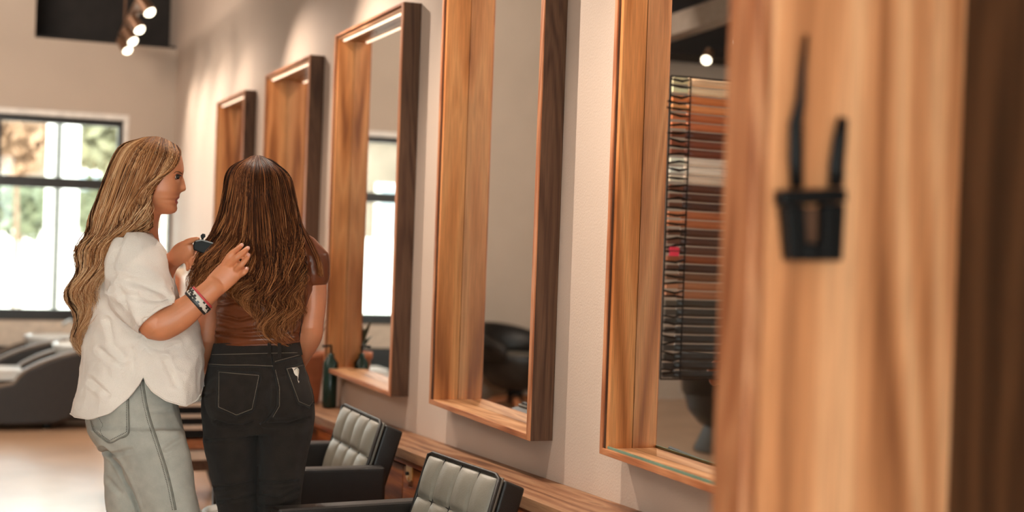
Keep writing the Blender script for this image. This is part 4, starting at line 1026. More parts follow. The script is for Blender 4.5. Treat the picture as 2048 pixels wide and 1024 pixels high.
# torso and hips under the clothes
tors = [(476, 262, 300, .07), (486, 238, 312, .13), (500, 225, 318, .155), (540, 215, 330, .15), (590, 215, 340, .135), (640, 218, 345, .125), (700, 212, 352, .125), (760, 205, 346, .13), (815, 192, 346, .145), (850, 192, 352, .14), (868, 205, 345, .11)]
bp.append(loft([ring(y, a, b, DB, h) for y, a, b, h in tors]))
for (pts) in ([(270, 850, 4.13, .075), (300, 905, 4.10, .07), (322, 965, 4.10, .066), (342, 1100, 4.10, .055), (340, 1170, 4.10, .05), (334, 1280, 4.1, .046), (330, 1385, 4.1, .032), (334, 1405, 4.1, .032)],
              [(268, 850, 4.27, .075), (268, 905, 4.30, .066), (268, 960, 4.31, .062), (266, 1100, 4.31, .052), (258, 1170, 4.30, .05), (254, 1280, 4.3, .046), (250, 1362, 4.3, .032), (256, 1378, 4.3, .032)]):
    bp.append(limb(pts, 20))
# right arm and hand
bp.append(limb([(262, 505, 4.045, .052), (272, 560, 4.0, .05), (292, 620, 3.965, .046), (311, 648, 3.955, .0465)], 22))
bp.append(limb([(307, 650, 3.955, .044), (326, 646, 3.955, .0485), (358, 631, 3.96, .0435), (398, 601, 3.97, .0345), (430, 573, 3.98, .0300)], 24, None, .85))
bp.append(limb([(420, 582, 3.978, .030), (440, 562, 3.985, .034), (456, 547, 3.988, .0350), (468, 538, 3.99, .0315)], 24, None, .48))
RF = dict(index=[(447, 531, 3.985, .0098), (459, 512, 3.975, .0092), (473, 500, 3.985, .0082), (484, 490, 4.0, .0066)],
          middle=[(459, 531, 3.982, .0102), (473, 516, 3.966, .0094), (487, 504, 3.972, .0084), (496, 496, 3.985, .0068)],
          ring_=[(470, 541, 3.985, .0098), (482, 530, 3.968, .0090), (492, 519, 3.972, .0080), (497, 510, 3.985, .0064)],
          little=[(478, 551, 3.99, .0085), (487, 546, 3.978, .0078), (492, 541, 3.98, .0070), (494, 536, 3.99, .0058)],
          thumb=[(440, 552, 4.0, .013), (452, 536, 4.02, .011), (466, 520, 4.022, .0095), (479, 508, 4.012, .0072)])
for k, pts in RF.items(): bp.append(limb(pts, 12, 16))
# left arm and hand
bp.append(limb([(285, 512, 4.35, .05), (294, 560, 4.36, .046), (302, 606, 4.365, .042)], 20))
bp.append(limb([(302, 604, 4.365, .04), (318, 566, 4.34, .036), (336, 531, 4.29, .029), (354, 514, 4.235, .0255)], 20, None, .9))
LD = -.095
bp.append(limb([(350, 517, 4.32 + LD, .026), (362, 506, 4.305 + LD, .030), (374, 498, 4.295 + LD, .028)], 20, None, .55))
LF = dict(thumb=[(362, 495, 4.30, .012), (374, 485, 4.285, .0105), (386, 480, 4.275, .0085), (396, 478, 4.27, .0068)],
          index=[(374, 494, 4.29, .0098), (386, 500, 4.315, .0092), (394, 507, 4.312, .008), (391, 513, 4.30, .0066)],
          middle=[(374, 503, 4.295, .0098), (384, 512, 4.305, .009), (389, 521, 4.295, .008), (386, 527, 4.285, .0066)],
          ring_=[(372, 509, 4.30, .0095), (380, 519, 4.305, .0088), (383, 529, 4.30, .0078), (381, 536, 4.292, .0064)],
          little=[(368, 513, 4.305, .0085), (374, 524, 4.31, .0078), (376, 533, 4.305, .007), (375, 539, 4.30, .0058)])
LF = {k: [(x, y, d + LD, r) for x, y, d, r in p] for k, p in LF.items()}
for k, pts in LF.items(): bp.append(limb(pts, 12, 16))
bp.append(ellipsoid(304, 369, DB - 48 * PXM, .014, .03, .012)); bp.append(ellipsoid(304, 369, DB + 48 * PXM, .014, .03, .012))
body = fuse(bp, .0026, 2, .3)
q = projv(verts_np(body))
bo = world_obj('body', body, [SKIN_A, LIP, NAIL], blonde, True)
pc = np.array([q[list(p.vertices)].mean(0) for p in body.polygons]); mi = np.zeros(len(pc), np.int32)
lipm = (pc[:, 0] > 347.5) & (np.abs(pc[:, 2] - DB) < 19 * PXM) & (pc[:, 1] > 393.6 + np.clip(357 - pc[:, 0], 0, 20) * .25) & (pc[:, 1] < 409.5 - np.clip(356 - pc[:, 0], 0, 20) * .62)
mi[lipm] = 1
for k in ('index', 'middle', 'ring_', 'little'):
    e = np.array(RF[k][-1][:3]); p_ = np.array(RF[k][-2][:3]); e = e + (e - p_) * .12
    mi[(np.linalg.norm(pc[:, :2] - e[:2], axis=1) < 4.2) & (pc[:, 2] < e[2] - .0022)] = 2
body.polygons.foreach_set('material_index', mi); body.update()
# eyes, lashes, brows
EYEW = plain('eye_white', srgb(190, 168, 152), .25); IRIS = plain('iris', srgb(34, 26, 20), .15); LASH = plain('lash', srgb(38, 26, 20), .6); BROW = plain('brow_hair', srgb(120, 76, 46), .7)
for s in (-1, 1):
    lat = s * 25 * PXM
    v, f = ellipsoid(352.2, 354.3, DB + lat, 7.0 * PXM, 3.5 * PXM, 6.4 * PXM)
    e = world_obj('eye', mesh_np(v, f), EYEW, blonde, True)
    v, f = ellipsoid(355.6, 354.0, DB + lat + s * 3.0 * PXM, 4.0 * PXM, 3.6 * PXM, 4.6 * PXM); world_obj('iris', mesh_np(v, f), IRIS, e, True)
    la = [P(345.5, 354.5, DB + lat + s * 5.5 * PXM), P(349, 350.8, DB + lat + s * 6.4 * PXM), P(354, 349.6, DB + lat + s * 5.6 * PXM), P(360, 351.0, DB + lat + s * 2.5 * PXM), P(362.5, 351.6, DB + lat - s * 1 * PXM)]
    v, f = tube_vf(cr(la, 14), np.interp(np.linspace(0, 1, 14), [0, .5, 1], [.0008, .0028, .0016]), 6); world_obj('lash_line', mesh_np(v, f), LASH, e, True)
    ll = [P(347, 356.5, DB + lat + s * 5.5 * PXM), P(352, 358.4, DB + lat + s * 5.6 * PXM), P(358, 357.4, DB + lat + s * 3.4 * PXM)]
    v, f = tube_vf(cr(ll, 10), .0008, 6); world_obj('lower_lash_line', mesh_np(v, f), LASH, e, True)
bv = bvh_of(body)
bl_loc = np.array(blonde.location)
def surf(bvh, px, py, off): 
    d = Vector(ray(px, py)).normalized(); h = bvh.ray_cast(Vector(CAM) - blonde.location, d, 20)
    return None if h[0] is None else np.array(h[0] - d * off) + bl_loc
bpts = [surf(bv, x, y, .0006) for x, y in cr([(347.5, 347), (352, 343.6), (358, 343.8), (364, 347.4)], 14)]
bpts = [p for p in bpts if p is not None]
if len(bpts) > 3:
    v, f = tube_vf(bpts, np.interp(np.linspace(0, 1, len(bpts)), [0, .6, 1], [.0007, .0020, .0012]), 6); world_obj('eyebrow', mesh_np(v, f), BROW, blonde, True)

# jeans
jr = [(738, 205, 350, .13), (770, 192, 353, .15), (815, 176, 355, .168), (840, 171, 363, .172), (864, 176, 370, .168), (884, 190, 374, .16), (900, 204, 377, .15)]
jb = [loft([ring(y, a, b, DB, h, None, 44, 2.3) for y, a, b, h in jr])]
nl = [(860, 178, 368, .085), (884, 191, 374, .095), (905, 216, 380, .098), (938, 243, 387, .098), (961, 254, 390, .096), (992, 267, 395, .094), (1024, 279, 399, .092), (1100, 288, 400, .09), (1200, 287, 392, .092), (1300, 282, 384, .1), (floor_y(330, 4.1) - 26, 280, 380, .105)]
jb.append(loft([ring(y, a, b, 4.10, h, None, 40, 2.1) for y, a, b, h in nl]))
fll = [(860, 190, 340, .085), (890, 204, 335, .095), (912, 206, 330, .096), (940, 208, 328, .095), (992, 209, 325, .092), (1024, 213, 322, .09), (1100, 214, 318, .09), (1200, 208, 312, .092), (1300, 202, 305, .1), (floor_y(260, 4.32) - 26, 198, 302, .105)]
jb.append(loft([ring(y, a, b, 4.31, h, None, 40, 2.1) for y, a, b, h in fll]))
je = fuse(jb, .006, 6)
wrinkle(je, .0035, 9, .004, 4.5, 3)
groove(je, [[(300, 822), (330, 822), (356, 815)], [(215, 905), (235, 908), (260, 900)], [(215, 958), (240, 985)], [(330, 900), (360, 880), (374, 876)]], .005, 4)
groove(je, [[(206, 896), (228, 915), (243, 938), (254, 961), (267, 992), (281, 1028)]], .012, 3.5)
jbv = bvh_of(je); jo = world_obj('jeans', je, DENIM, blonde, True)
patch('back_pocket', jbv, (180, 835), (256, 797), (256, 867), (188, 862), 20, DENIM, jo, .004)
SIDE = [(285, 760), (292, 806), (301, 842), (314, 881), (328.5, 925), (341, 971), (351, 1020)]
seam('side_seam', jbv, SIDE, .0034, DENIM_D, jo, -.0002, 50)
stitches('seam_stitching', jbv, [[(x - 6, y) for x, y in SIDE], [(253, 800), (253, 864), (219, 881), (191, 862), (183, 842)], [(196, 832), (206, 850), (200, 862), (207, 874)]], .0011, THREAD_D, jo, .006)
seam('pocket_edge', jbv, [(256, 797), (257, 830), (256, 867), (238, 877), (219, 885.5), (202, 875), (188, 862), (184, 850), (180, 836)], .0022, DENIM_D, jo, .004, 60)
# blouse
BY = [462, 468, 478, 492, 520, 560, 600, 640, 690, 724, 777, 845]
BBk = [256, 243, 229, 214, 203, 192, 184, 178, 170, 164, 154, 140]
BFr = [302, 307, 313, 321, 330, 343, 354, 386, 400, 405, 408, 405]
BLt = [.050, .085, .13, .158, .17, .172, .172, .172, .174, .176, .18, .182]
HX = [140, 150, 180, 190, 220, 250, 270, 277.5, 285, 300, 330, 367, 390, 403, 412]
HEM = [828, 834, 838, 837, 826, 796, 768, 751, 766, 783, 801, 811, 803, 785, 760]
na, nv = 150, 96
v = []
for j in range(nv + 1):
    t = j / nv
    for i in range(na):
        a = 2 * math.pi * i / na; c, s = math.cos(a), math.sin(a); e = 2 / 2.25
        sx = math.copysign(abs(c) ** e, c); sy = math.copysign(abs(s) ** e, s)
        hx = 274 + 134 * sx; hy = np.interp(hx, HX, HEM)
        top = 462 + 5 * sx
        y = top + (hy - top) * t
        b_, f_, l_ = np.interp(y, BY, BBk), np.interp(y, BY, BFr), np.interp(y, BY, BLt)
        v.append(P((b_ + f_) / 2 + (f_ - b_) / 2 * sx, y, DB + l_ * sy))
f = [(j * na + i, j * na + (i + 1) % na, (j + 1) * na + (i + 1) % na, (j + 1) * na + i) for j in range(nv) for i in range(na)]
mb = MB().add(v, f)
hem_pts = np.array(v[nv * na:])
# sleeves
def sleeve(pts, n=56, m=44):
    a = cr(np.asarray(pts, float), m); return tube_vf(PV(a[:, :3]), a[:, 3] * KD, n, False, .92, FWD)
SL_R = [(262, 490, 4.06, .06), (268, 515, 4.035, .083), (276, 555, 4.0, .087), (288, 596, 3.975, .084), (304, 624, 3.96, .072), (313, 636, 3.956, .062)]
mb.add(*sleeve(SL_R))
mb.add(*sleeve([(280, 495, 4.34, .06), (286, 520, 4.36, .078), (296, 560, 4.365, .08), (304, 590, 4.366, .068), (308, 606, 4.366, .056)]))
bl = mb.mesh()
def bmask(vv):
    return np.interp(projv(vv)[:, 1], [462, 500, 560], [.15, .6, 1])
wrinkle(bl, .0065, 7, .010, 5.5, 5, bmask, (1, 1, .75)); wrinkle(bl, .0022, 24, .0036, 14, 9, bmask)
groove(bl, [[(228, 545), (248, 600), (262, 640), (280, 668)], [(215, 640), (225, 690), (250, 715)], [(285, 690), (320, 700), (352, 690)], [(262, 700), (268, 750)], [(245, 470), (225, 520), (224, 580)], [(238, 556), (290, 568), (338, 592)], [(250, 590), (300, 598), (336, 600)], [(236, 610), (262, 650)], [(290, 640), (300, 660)], [(180, 760), (215, 790)], [(330, 720), (352, 770)], [(200, 700), (240, 735)]], .008, 5)
bvB = bvh_of(bl)
blo = world_obj('blouse', bl, LINEN, blonde, True); sd = blo.modifiers.new('cloth', 'SOLIDIFY'); sd.thickness = .0018
hp = np.vstack([hem_pts, hem_pts[:1]])
vv_ = verts_np(bl)[nv * na:(nv + 1) * na] + bl_loc; vv_ = np.vstack([vv_, vv_[:2]])
tv, tf = tube_vf(vv_, .0026, 6, False); world_obj('hem', mesh_np(tv, tf), LINEN, blo, True)
cc = PV(np.array([SL_R[-1][:3]]))[0]; pv_ = PV(np.array([SL_R[-2][:3]]))[0]; ax = (cc - pv_) / np.linalg.norm(cc - pv_)
tv, tf = tube_vf([cc - ax * .014, cc - ax * .007, cc, cc + ax * .003], [.064 * KD, .0645 * KD, .064 * KD, .0615 * KD], 48, False, .92, FWD)
o = world_obj('cuff', mesh_np(tv, tf), LINEN, blo, True); o.modifiers.new('cloth', 'SOLIDIFY').thickness = .002
tv, tf = tube_vf(cr([P(256, 466, DB - .045), P(275, 470, DB - .066), P(296, 478, DB - .055), P(305, 484, DB), P(296, 478, DB + .055), P(272, 468, DB + .066), P(252, 462, DB + .03), P(249, 462, DB - .02), P(256, 466, DB - .045)], 50), .006, 8, False)
world_obj('collar', mesh_np(tv, tf), LINEN, blo, True)
# bracelets on the right wrist
wa, wb = P(384, 612, 3.966), P(412, 588, 3.975); ax = (wb - wa) / np.linalg.norm(wb - wa); cen = P(398, 600.5, 3.97)
s1 = np.cross(ax, FWD); s1 /= np.linalg.norm(s1); s2 = np.cross(s1, ax)
def band(off, r, w, name, mat, parent):
    r = r * KD; c = cen + ax * off; tv, tf = tube_vf([c - ax * w, c - ax * w * .5, c + ax * w * .5, c + ax * w], [r * .97, r, r, r * .97], 40, False, .87, FWD)
    o = world_obj(name, mesh_np(tv, tf), mat, parent, True); o.modifiers.new('t', 'SOLIDIFY').thickness = .002; return o
br = band(-.002, .0385, .010, 'bracelet', plain('bracelet_white', srgb(226, 214, 200), .5), blonde); br['label'] = 'white, black and red beaded bracelet'
band(.011, .0372, .0022, 'red_cord', plain('red_cord', srgb(196, 60, 62), .6), br)
band(-.0125, .0392, .0022, 'black_edge', plain('black_cord', srgb(34, 28, 26), .6), br)
bd = plain('dark_bead', srgb(38, 32, 30), .4)
mb = MB()
for k in range(40):
    for row in range(4):
        if (k * 7 + row * 3 + (k // 3)) % 5 in (0, 2):
            a = 2 * math.pi * k / 40; c = cen + ax * (-.0095 + row * .005) + (s1 * math.cos(a) + s2 * math.sin(a) * .87) * .0402 * KD; u_ = s1 * -math.sin(a) + s2 * math.cos(a) * .87; nn = s1 * math.cos(a) + s2 * math.sin(a)
            mb.hexa([c + ax * i * .0024 + u_ * j * .0034 + nn * h for h in (-.0004, .0012) for i, j in ((-1, -1), (1, -1), (1, 1), (-1, 1))])
mb.wbuild('bead_pattern', bd, br)['kind'] = 'stuff'
# hair
G = [
 [(286, 275, 0), (240, 292, .0), (212, 345, .0), (190, 410, .0), (168, 470, .0), (150, 540, .0), (141, 600, .01), (150, 655, .01), (158, 712, .01)],
 [(292, 274, -.012), (254, 296, -.035), (226, 352, -.05), (206, 420, -.05), (184, 480, -.05), (163, 545, -.05), (150, 605, -.04), (158, 660, -.03), (163, 712, -.02)],
 [(302, 273, -.012), (276, 300, -.06), (250, 355, -.085), (230, 425, -.085), (206, 482, -.09), (180, 542, -.09), (164, 605, -.08), (168, 660, -.06), (166, 705, -.04)],
 [(314, 273, -.012), (298, 305, -.072), (276, 358, -.096), (256, 412, -.10), (240, 458, -.115), (212, 505, -.125), (188, 560, -.12), (176, 620, -.10), (172, 672, -.07)],
 [(328, 277, -.012), (325, 310, -.07), (304, 352, -.092), (280, 395, -.105), (272, 430, -.105), (256, 468, -.13), (220, 508, -.14), (196, 568, -.13), (182, 640, -.11)],
 [(342, 284, -.01), (346, 313, -.055), (325, 345, -.086), (298, 372, -.10), (292, 410, -.105), (284, 446, -.11), (262, 476, -.135), (224, 515, -.145), (200, 580, -.135)],
 [(354, 291, -.004), (361, 304, -.02), (352, 332, -.062), (318, 362, -.092), (298, 388, -.098), (301, 425, -.095), (296, 460, -.10), (276, 480, -.12), (236, 505, -.145)]]
Gf = [[(x, y, -d) for x, y, d in g] for g in G]
capB = [[(354, 291, 0), (340, 280, 0), (318, 273, 0), (290, 275, 0)], [(350, 292, -.03), (335, 284, -.04), (315, 279, -.04), (285, 282, -.035)]]
PB = [(58, 32, 18), (104, 62, 36), (152, 98, 58), (196, 140, 92), (226, 178, 132), (240, 204, 162)]
wv = ([0, .24, .38, .55, .85, 1], [0, .8, 4, 7, 8, 6])
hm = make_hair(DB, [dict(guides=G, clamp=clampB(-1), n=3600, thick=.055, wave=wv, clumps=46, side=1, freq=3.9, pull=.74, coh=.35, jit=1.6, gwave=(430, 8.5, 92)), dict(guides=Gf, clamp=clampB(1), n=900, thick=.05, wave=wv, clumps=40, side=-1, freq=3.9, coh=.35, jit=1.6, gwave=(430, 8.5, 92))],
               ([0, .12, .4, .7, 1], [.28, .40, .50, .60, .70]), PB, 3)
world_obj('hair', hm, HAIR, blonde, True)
# shoes
LEA = plain('tan_shoe_leather', srgb(150, 104, 70), .45); SOL = plain('rubber_sole', srgb(200, 190, 176), .7)
for a, d in ((300, 4.1), (236, 4.31)):
    h = to_floor(a, floor_y(a, d), d); shoe('shoe', (h[0], h[1], 0), (h[0] + .22, h[1] - .07, 0), .042, LEA, blonde, SOL)

# ---- the black tool in her left hand
q0 = P(406, 494, 4.165)
t = empty('styling_tool', tuple(q0), 'black handheld styling tool with small knob, held at the blonde woman\'s far hand', 'styling tool')
poly = [(386, 491), (389, 482), (404, 480), (427, 487), (426, 496), (411, 509), (387, 500)]
mb = MB(); A = [P(x, y, 4.140) for x, y in poly]; B = [P(x, y, 4.190) for x, y in poly]; n = len(poly)
mb.add(A + B, [tuple(range(n)), tuple(range(2 * n - 1, n - 1, -1))] + [(i, i + n, (i + 1) % n + n, (i + 1) % n) for i in range(n)]); mb.wbuild('body', M['blackplastic'], t, .004, 3)
mb = MB(); pl = [(391, 481), (404, 478.6), (427, 485.5), (426, 488), (404, 482), (391, 484)]; A = [P(x, y, 4.138) for x, y in pl]; B = [P(x, y, 4.155) for x, y in pl]; n = 6
mb.add(A + B, [tuple(range(n)), tuple(range(2 * n - 1, n - 1, -1))] + [(i, i + n, (i + 1) % n + n, (i + 1) % n) for i in range(n)]); mb.wbuild('rim', plain('grey_rim', srgb(110, 108, 104), .35, .4), t, .001)
mb = MB(); mb.tube([P(404, 481, 4.163), P(405.5, 476, 4.163)], .003, 8); mb.wbuild('stem', M['blackplastic'], t)
mb = MB(); pl = [(401, 471), (405, 467), (410.5, 468), (411, 474), (406, 477.5), (402, 476.5)]; A = [P(x, y, 4.155) for x, y in pl]; B = [P(x, y, 4.171) for x, y in pl]
mb.add(A + B, [tuple(range(n)), tuple(range(2 * n - 1, n - 1, -1))] + [(i, i + n, (i + 1) % n + n, (i + 1) % n) for i in range(n)]); mb.wbuild('knob', M['blackplastic'], t, .002, 2)

# =================================================================== the dark haired woman, seen from behind
DD = 4.24
fl = to_floor(515, 1400, DD)
dark = empty('person', tuple(fl), 'woman with long dark brown hair seen from behind, brown leather top and black jeans', 'person')
mpD = lambda x, l, y: P(517 + l, y + 42, DD - .01 + (x - 300) * PXM)
bp = [head_vf(mpD)]
bp.append(limb([(524, 505, DD, .06), (522, 480, DD, .055), (519, 450, DD, .052), (518, 430, DD + .01, .052)], 24))
tors = [(474, 492, 552, .05), (484, 462, 590, .075), (496, 440, 612, .092), (530, 434, 622, .105), (580, 440, 620, .108), (620, 441, 610, .105), (660, 439, 602, .10), (700, 430, 599, .105), (740, 422, 602, .10), (800, 416, 617, .10), (830, 420, 612, .09), (846, 430, 600, .07)]
bp.append(loft([ring(y, a, b, DD, h) for y, a, b, h in tors]))
bp.append(limb([(608, 505, DD, .052), (622, 545, DD, .045), (627, 600, DD - .005, .0385), (621, 655, DD - .005, .0375)], 20))
bp.append(limb([(623, 650, DD - .004, .037), (619, 672, DD + .01, .0375), (606, 700, DD + .06, .034), (590, 730, DD + .13, .029), (576, 745, DD + .18, .025)], 20))
bp.append(limb([(445, 510, DD + .02, .05), (436, 560, DD + .04, .046), (421, 620, DD + .055, .042), (410, 680, DD + .06, .039)], 20))
bp.append(limb([(410, 676, DD + .06, .039), (406, 705, DD + .08, .037), (420, 730, DD + .13, .031), (440, 748, DD + .18, .026)], 20))
for (x, y, d, sx) in ((572, 747, DD + .185, -1), (446, 750, DD + .185, 1)):      # hands folded in front of her, fingers curled
    bp.append(limb([(x, y, d, .026), (x + sx * 14, y + 5, d + .015, .036), (x + sx * 26, y + 8, d + .02, .034)], 18, None, .5))
    for k in range(4):
        bp.append(limb([(x + sx * 24, y - 5 + k * 8, d + .02, .0092), (x + sx * 38, y - 3 + k * 8, d + .03, .0085), (x + sx * (47 - k % 3), y + k * 8, d + .022, .0075), (x + sx * 46, y + 2 + k * 8, d + .008, .006)], 10, 14))
    bp.append(limb([(x + sx * 8, y - 8, d + .01, .011), (x + sx * 20, y - 18, d + .02, .0095), (x + sx * 30, y - 20, d + .022, .007)], 10, 12))
for pts in ([(462, 850, DD, .062), (470, 960, DD, .052), (474, 1090, DD, .042), (474, 1180, DD + .01, .042), (474, 1290, DD + .01, .036), (474, floor_y(474, DD) - 26, DD, .03)],
            [(568, 850, DD, .062), (562, 960, DD, .052), (560, 1090, DD, .042), (560, 1180, DD + .01, .042), (560, 1290, DD + .01, .036), (560, floor_y(560, DD) - 26, DD, .03)]):
    bp.append(limb(pts, 20))
body = fuse(bp, .003, 3, .3); world_obj('body', body, SKIN_B, dark, True)
dk_loc = np.array(dark.location)
# leather top
tr = [(478, 470, 580, .06), (486, 450, 604, .088), (498, 436, 618, .106), (530, 431, 626, .118), (580, 437, 624, .122), (620, 438, 614, .118), (660, 436, 605, .113), (690, 432, 599, .112)]
tp = [loft([ring(y, a, b, DD, h, None, 44, 2.3, -3 if y == 690 else 0) for y, a, b, h in tr])]
tp.append(limb([(598, 500, DD, .058), (618, 525, DD, .056), (627, 552, DD, .049)], 24))
tp.append(limb([(450, 500, DD + .02, .055), (440, 530, DD + .03, .053), (434, 552, DD + .04, .048)], 24))
tm = fuse(tp, .0045, 4)
wrinkle(tm, .0025, 9, .007, 5, 12, None, (.6, .6, 1.8))
groove(tm, [[(436, 655), (470, 662), (520, 656), (560, 664)], [(437, 630), (480, 640), (520, 630)], [(600, 520), (608, 580), (600, 640)], [(436, 668), (500, 672), (598, 668)], [(436, 610), (470, 604), (500, 612)], [(590, 600), (600, 640), (570, 668)]], .008, 3)
bt = bvh_of(tm); to = world_obj('leather_top', tm, TOPL, dark, True)
seam('hem', bt, [(433, 688), (470, 690), (516, 690), (560, 688), (598, 683)], .0030, TOPL, to, 0)
seam('side_seam', bt, [(604, 560), (607, 610), (598, 680)], .0014, BLACKSEAM, to, 0)
# black jeans
jr = [(686, 429, 598, .108, .108), (700, 425, 600, .112, .11), (725, 417, 607, .118, .115), (760, 408, 619, .126, .12), (800, 403, 629, .13, .12), (830, 402, 630, .125, .118), (850, 404, 628, .115, .115), (870, 408, 622, .1, .1)]
jb = [loft([ring(y, a, b, DD, hn, hf, 48, 2.35) for y, a, b, hn, hf in jr])]
jb.append(loft([ring(y, a, b, DD, h, None, 36, 2.15) for y, a, b, h in [(840, 404, 515, .10), (862, 405, 514.5, .112), (900, 408, 514, .108), (950, 421, 513, .098), (1000, 432, 513, .086), (1024, 436, 513, .08), (1090, 440, 510, .07), (1180, 438, 510, .07), (1290, 446, 504, .058), (floor_y(474, DD) - 34, 452, 498, .046)]]))
jb.append(loft([ring(y, a, b, DD, h, None, 36, 2.15) for y, a, b, h in [(840, 516, 629, .10), (862, 517, 627, .112), (900, 518, 617, .108), (950, 518, 608, .098), (1000, 518, 602, .086), (1024, 519, 600, .08), (1090, 522, 596, .07), (1180, 524, 596, .07), (1290, 531, 589, .058), (floor_y(560, DD) - 34, 537, 583, .046)]]))
jb.append(ellipsoid(464, 796, DD - .055, 55 * PXM, 58 * PXM, .098)); jb.append(ellipsoid(572, 794, DD - .055, 54 * PXM, 58 * PXM, .098))
je = fuse(jb, .005, 7)
wrinkle(je, .0012, 14, .0012, 9, 21)
groove(je, [[(432, 842), (455, 851), (485, 852), (508, 843)], [(530, 848), (575, 848), (618, 836)], [(414, 880), (460, 881), (514, 873)], [(429, 975), (465, 973), (505, 963)], [(437, 1003), (470, 1000), (515, 990)], [(520, 962), (560, 968), (595, 962)], [(520, 990), (560, 998), (598, 980)], [(522, 1010), (560, 1014), (600, 1000)], [(545, 735), (552, 780), (550, 815), (530, 845)], [(410, 790), (430, 782), (440, 788)]], .0065, 2.6)
jbv = bvh_of(je); jo = world_obj('jeans', je, BLACKDEN, dark, True)
tv, tf = loft([ring(y, a, b, DD, h, None, 60, 2.35, -3) for y, a, b, h in [(684, 427.5, 599.5, .112), (686, 426.5, 600.5, .114), (710, 420.5, 605, .119), (713, 420.5, 605, .117)]], False)
wbd = world_obj('waistband', mesh_np(tv, tf), BLACKDEN, jo, True)
patch('back_pocket', jbv, (435, 741), (520, 748), (507, 820), (434, 816), 15, BLACKDEN, jo, .003)
patch('back_pocket', jbv, (571, 735), (609, 727), (629, 802), (596, 805), 12, BLACKDEN, jo, .003)
for pk in ([(435, 741), (520, 748), (507, 820), (473, 833), (434, 816), (435, 741)], [(571, 735), (609, 727), (629, 802), (619, 816), (596, 805), (571, 735)]):
    seam('pocket_edge', jbv, [p_ for a_, b_ in zip(pk[:-1], pk[1:]) for p_ in (a_, tuple(np.array(a_) * .5 + np.array(b_) * .5))] + [pk[-1]], .0017, BLACKSEAM, jo, .0035, 70)
seam('centre_seam', jbv, [(543, 712), (548, 740), (555, 775), (555, 812), (540, 835), (520, 848)], .0022, BLACKSEAM, jo, 0, 40)
seam('yoke_seam', jbv, [(414, 731), (450, 733), (500, 733), (546, 735)], .0020, BLACKSEAM, jo, 0); seam('yoke_seam', jbv, [(548, 727), (580, 719), (607, 712)], .0020, BLACKSEAM, jo, 0)
stitches('stitching', jbv, [[(438, 744), (518, 751), (504, 818), (473, 830), (437, 814), (438, 744)], [(574, 738), (608, 730), (627, 801), (619, 812), (598, 803), (574, 738)], [(551, 740), (559, 775), (559, 812), (546, 834)],
                            [(416, 728), (450, 730), (500, 730), (546, 732)], [(550, 723), (580, 715), (606, 708)]], .0009, THREAD, jo, .0055, 2.6)
stitches('waist_stitching', jbv, [[(424, 709), (480, 708), (520, 707), (560, 706), (602, 705)]], .0009, THREAD, jo, .009, 2.6)
for x in (538, 558):
    a = [P(x - 3, 686, DD - .122), P(x + 4, 686, DD - .122), P(x + 4.5, 716, DD - .132), P(x - 2.5, 716, DD - .132)]
    MB().hexa([p + FWD * .003 for p in a] + [p - FWD * .0 for p in a]).wbuild('belt_loop', BLACKDEN, jo, .001)
# white emblem tag on the right pocket: a shield with an inner ring and a long tail
WT = plain('white_emblem', srgb(232, 222, 208), .5)
def flat(name, pts, off, mat, parent, th=.0012):
    A = [drape(jbv, x, y, off) for x, y in pts]
    if any(a is None for a in A): return None
    B = [a - FWD * th for a in A]; n = len(pts); mb = MB(); mb.add(A + B, [tuple(range(n)), tuple(range(2 * n - 1, n - 1, -1))] + [(i, i + n, (i + 1) % n + n, (i + 1) % n) for i in range(n)])
    return mb.wbuild(name, mat, parent)
em = flat('pocket_emblem', [(583.5, 735.2), (595, 735), (598, 739), (598, 746), (597, 751), (598.5, 764), (597.5, 766), (595.5, 761), (595, 752.5), (591, 750.5), (588, 746), (586.5, 739.5)], .0055, WT, jo)
if em:
    ringp = [(592.6 + 3.9 * math.cos(a), 742.2 + 5.4 * math.sin(a)) for a in np.linspace(0, 2 * np.pi, 20)]
    pts = [drape(jbv, x, y, .0068) for x, y in ringp]
    tv, tf = tube_vf(pts, .0009, 6, False); world_obj('emblem_ring', mesh_np(tv, tf), BLACKSEAM, em)
    pts = [drape(jbv, x, y, .0068) for x, y in [(590.8, 739.5), (591.2, 745), (592.6, 741.5), (594, 745), (594.4, 739.5)]]
    tv, tf = tube_vf(pts, .0007, 6, False); world_obj('emblem_letter', mesh_np(tv, tf), BLACKSEAM, em)
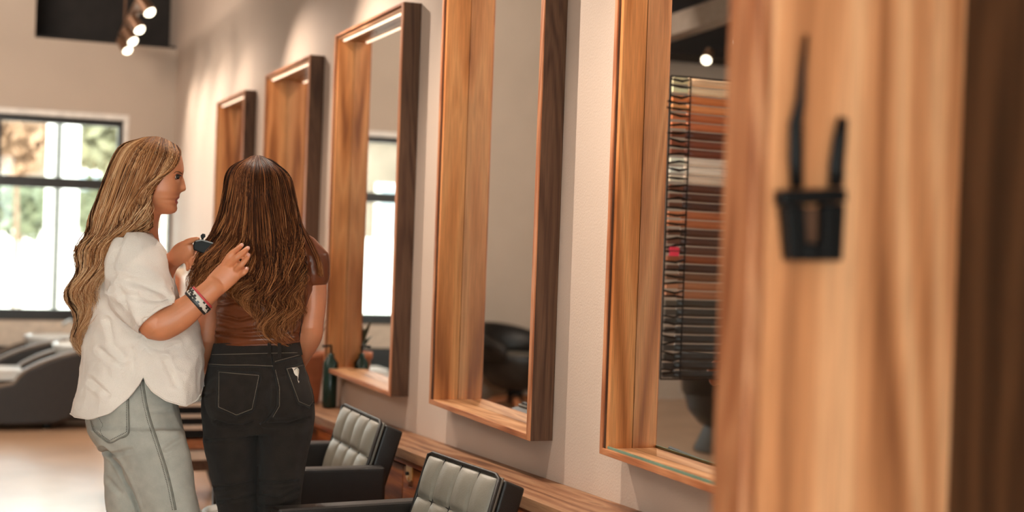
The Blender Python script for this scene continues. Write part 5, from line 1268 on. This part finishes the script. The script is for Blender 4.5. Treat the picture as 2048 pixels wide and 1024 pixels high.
# hair: a long sheet down the back, gathered by the other woman's hands
GB = [
 [(500, 313, .01), (460, 338, .02), (447, 385, .03), (433, 440, .01), (407, 495, -.06), (386, 545, -.07), (379, 590, -.06)],
 [(505, 312, -.01), (472, 340, -.04), (460, 395, -.055), (448, 450, -.07), (424, 500, -.11), (402, 550, -.12), (390, 605, -.10)],
 [(509, 311, -.015), (486, 343, -.075), (478, 400, -.10), (468, 455, -.115), (450, 508, -.145), (430, 555, -.15), (415, 590, -.14)],
 [(512, 311, -.02), (500, 345, -.09), (496, 405, -.118), (494, 470, -.13), (488, 520, -.155), (480, 570, -.155), (478, 600, -.15)],
 [(514, 311, -.02), (513, 345, -.095), (513, 410, -.125), (518, 485, -.135), (522, 560, -.15), (514, 615, -.15), (528, 672, -.145)],
 [(517, 311, -.02), (530, 345, -.092), (536, 405, -.12), (548, 480, -.132), (556, 555, -.15), (546, 620, -.16), (552, 690, -.15)],
 [(520, 311, -.018), (548, 345, -.085), (560, 400, -.108), (572, 465, -.122), (582, 535, -.142), (584, 605, -.15), (574, 684, -.145)],
 [(523, 312, -.014), (562, 345, -.06), (577, 395, -.075), (588, 450, -.105), (594, 510, -.13), (596, 570, -.135), (588, 655, -.13)],
 [(527, 313, -.005), (576, 350, -.02), (590, 400, -.03), (600, 448, -.075), (605, 500, -.118), (606, 560, -.128), (598, 630, -.125)]]
LOCK = [
 [(527, 314, -.004), (577, 352, -.018), (592, 402, -.03), (604, 450, -.06), (624, 484, -.085), (640, 520, -.085), (646, 555, -.07)],
 [(526, 314, -.006), (575, 352, -.025), (590, 402, -.04), (601, 450, -.07), (617, 486, -.095), (632, 522, -.095), (638, 553, -.08)]]
FB = [
 [(500, 313, .01), (458, 338, .05), (446, 385, .07), (440, 440, .08), (436, 490, .11), (440, 540, .13)],
 [(512, 313, .03), (486, 322, .085), (470, 350, .10), (462, 400, .105), (458, 450, .11), (460, 510, .135)]]
FB2 = [
 [(527, 313, .005), (577, 348, .04), (590, 395, .06), (596, 440, .07), (604, 490, .10), (604, 540, .125)],
 [(516, 313, .03), (548, 322, .085), (566, 350, .10), (574, 400, .105), (580, 450, .11), (580, 510, .135)]]
PD = [(22, 12, 7), (46, 25, 14), (80, 44, 24), (124, 72, 40), (168, 106, 62), (204, 142, 92)]
wd = ([0, .45, .58, .72, 1], [.3, .8, 4, 9, 13])
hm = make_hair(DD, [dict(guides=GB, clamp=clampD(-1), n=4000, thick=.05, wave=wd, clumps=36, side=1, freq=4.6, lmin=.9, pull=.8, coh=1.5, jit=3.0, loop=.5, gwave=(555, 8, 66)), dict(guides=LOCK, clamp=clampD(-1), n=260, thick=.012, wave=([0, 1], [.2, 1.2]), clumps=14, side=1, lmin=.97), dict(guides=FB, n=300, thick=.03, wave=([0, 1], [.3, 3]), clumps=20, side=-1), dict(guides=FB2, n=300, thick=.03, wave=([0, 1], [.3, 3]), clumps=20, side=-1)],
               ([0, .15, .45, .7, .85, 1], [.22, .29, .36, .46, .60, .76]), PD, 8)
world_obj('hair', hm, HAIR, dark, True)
LEB = plain('black_shoe_leather', srgb(36, 32, 30), .4)
for a in (474, 560):
    h = to_floor(a, floor_y(a, DD), DD); shoe('shoe', (h[0] - .02, h[1] - .03, 0), (h[0] + .05, h[1] + .19, 0), .038, LEB, dark, M['leather_b'])
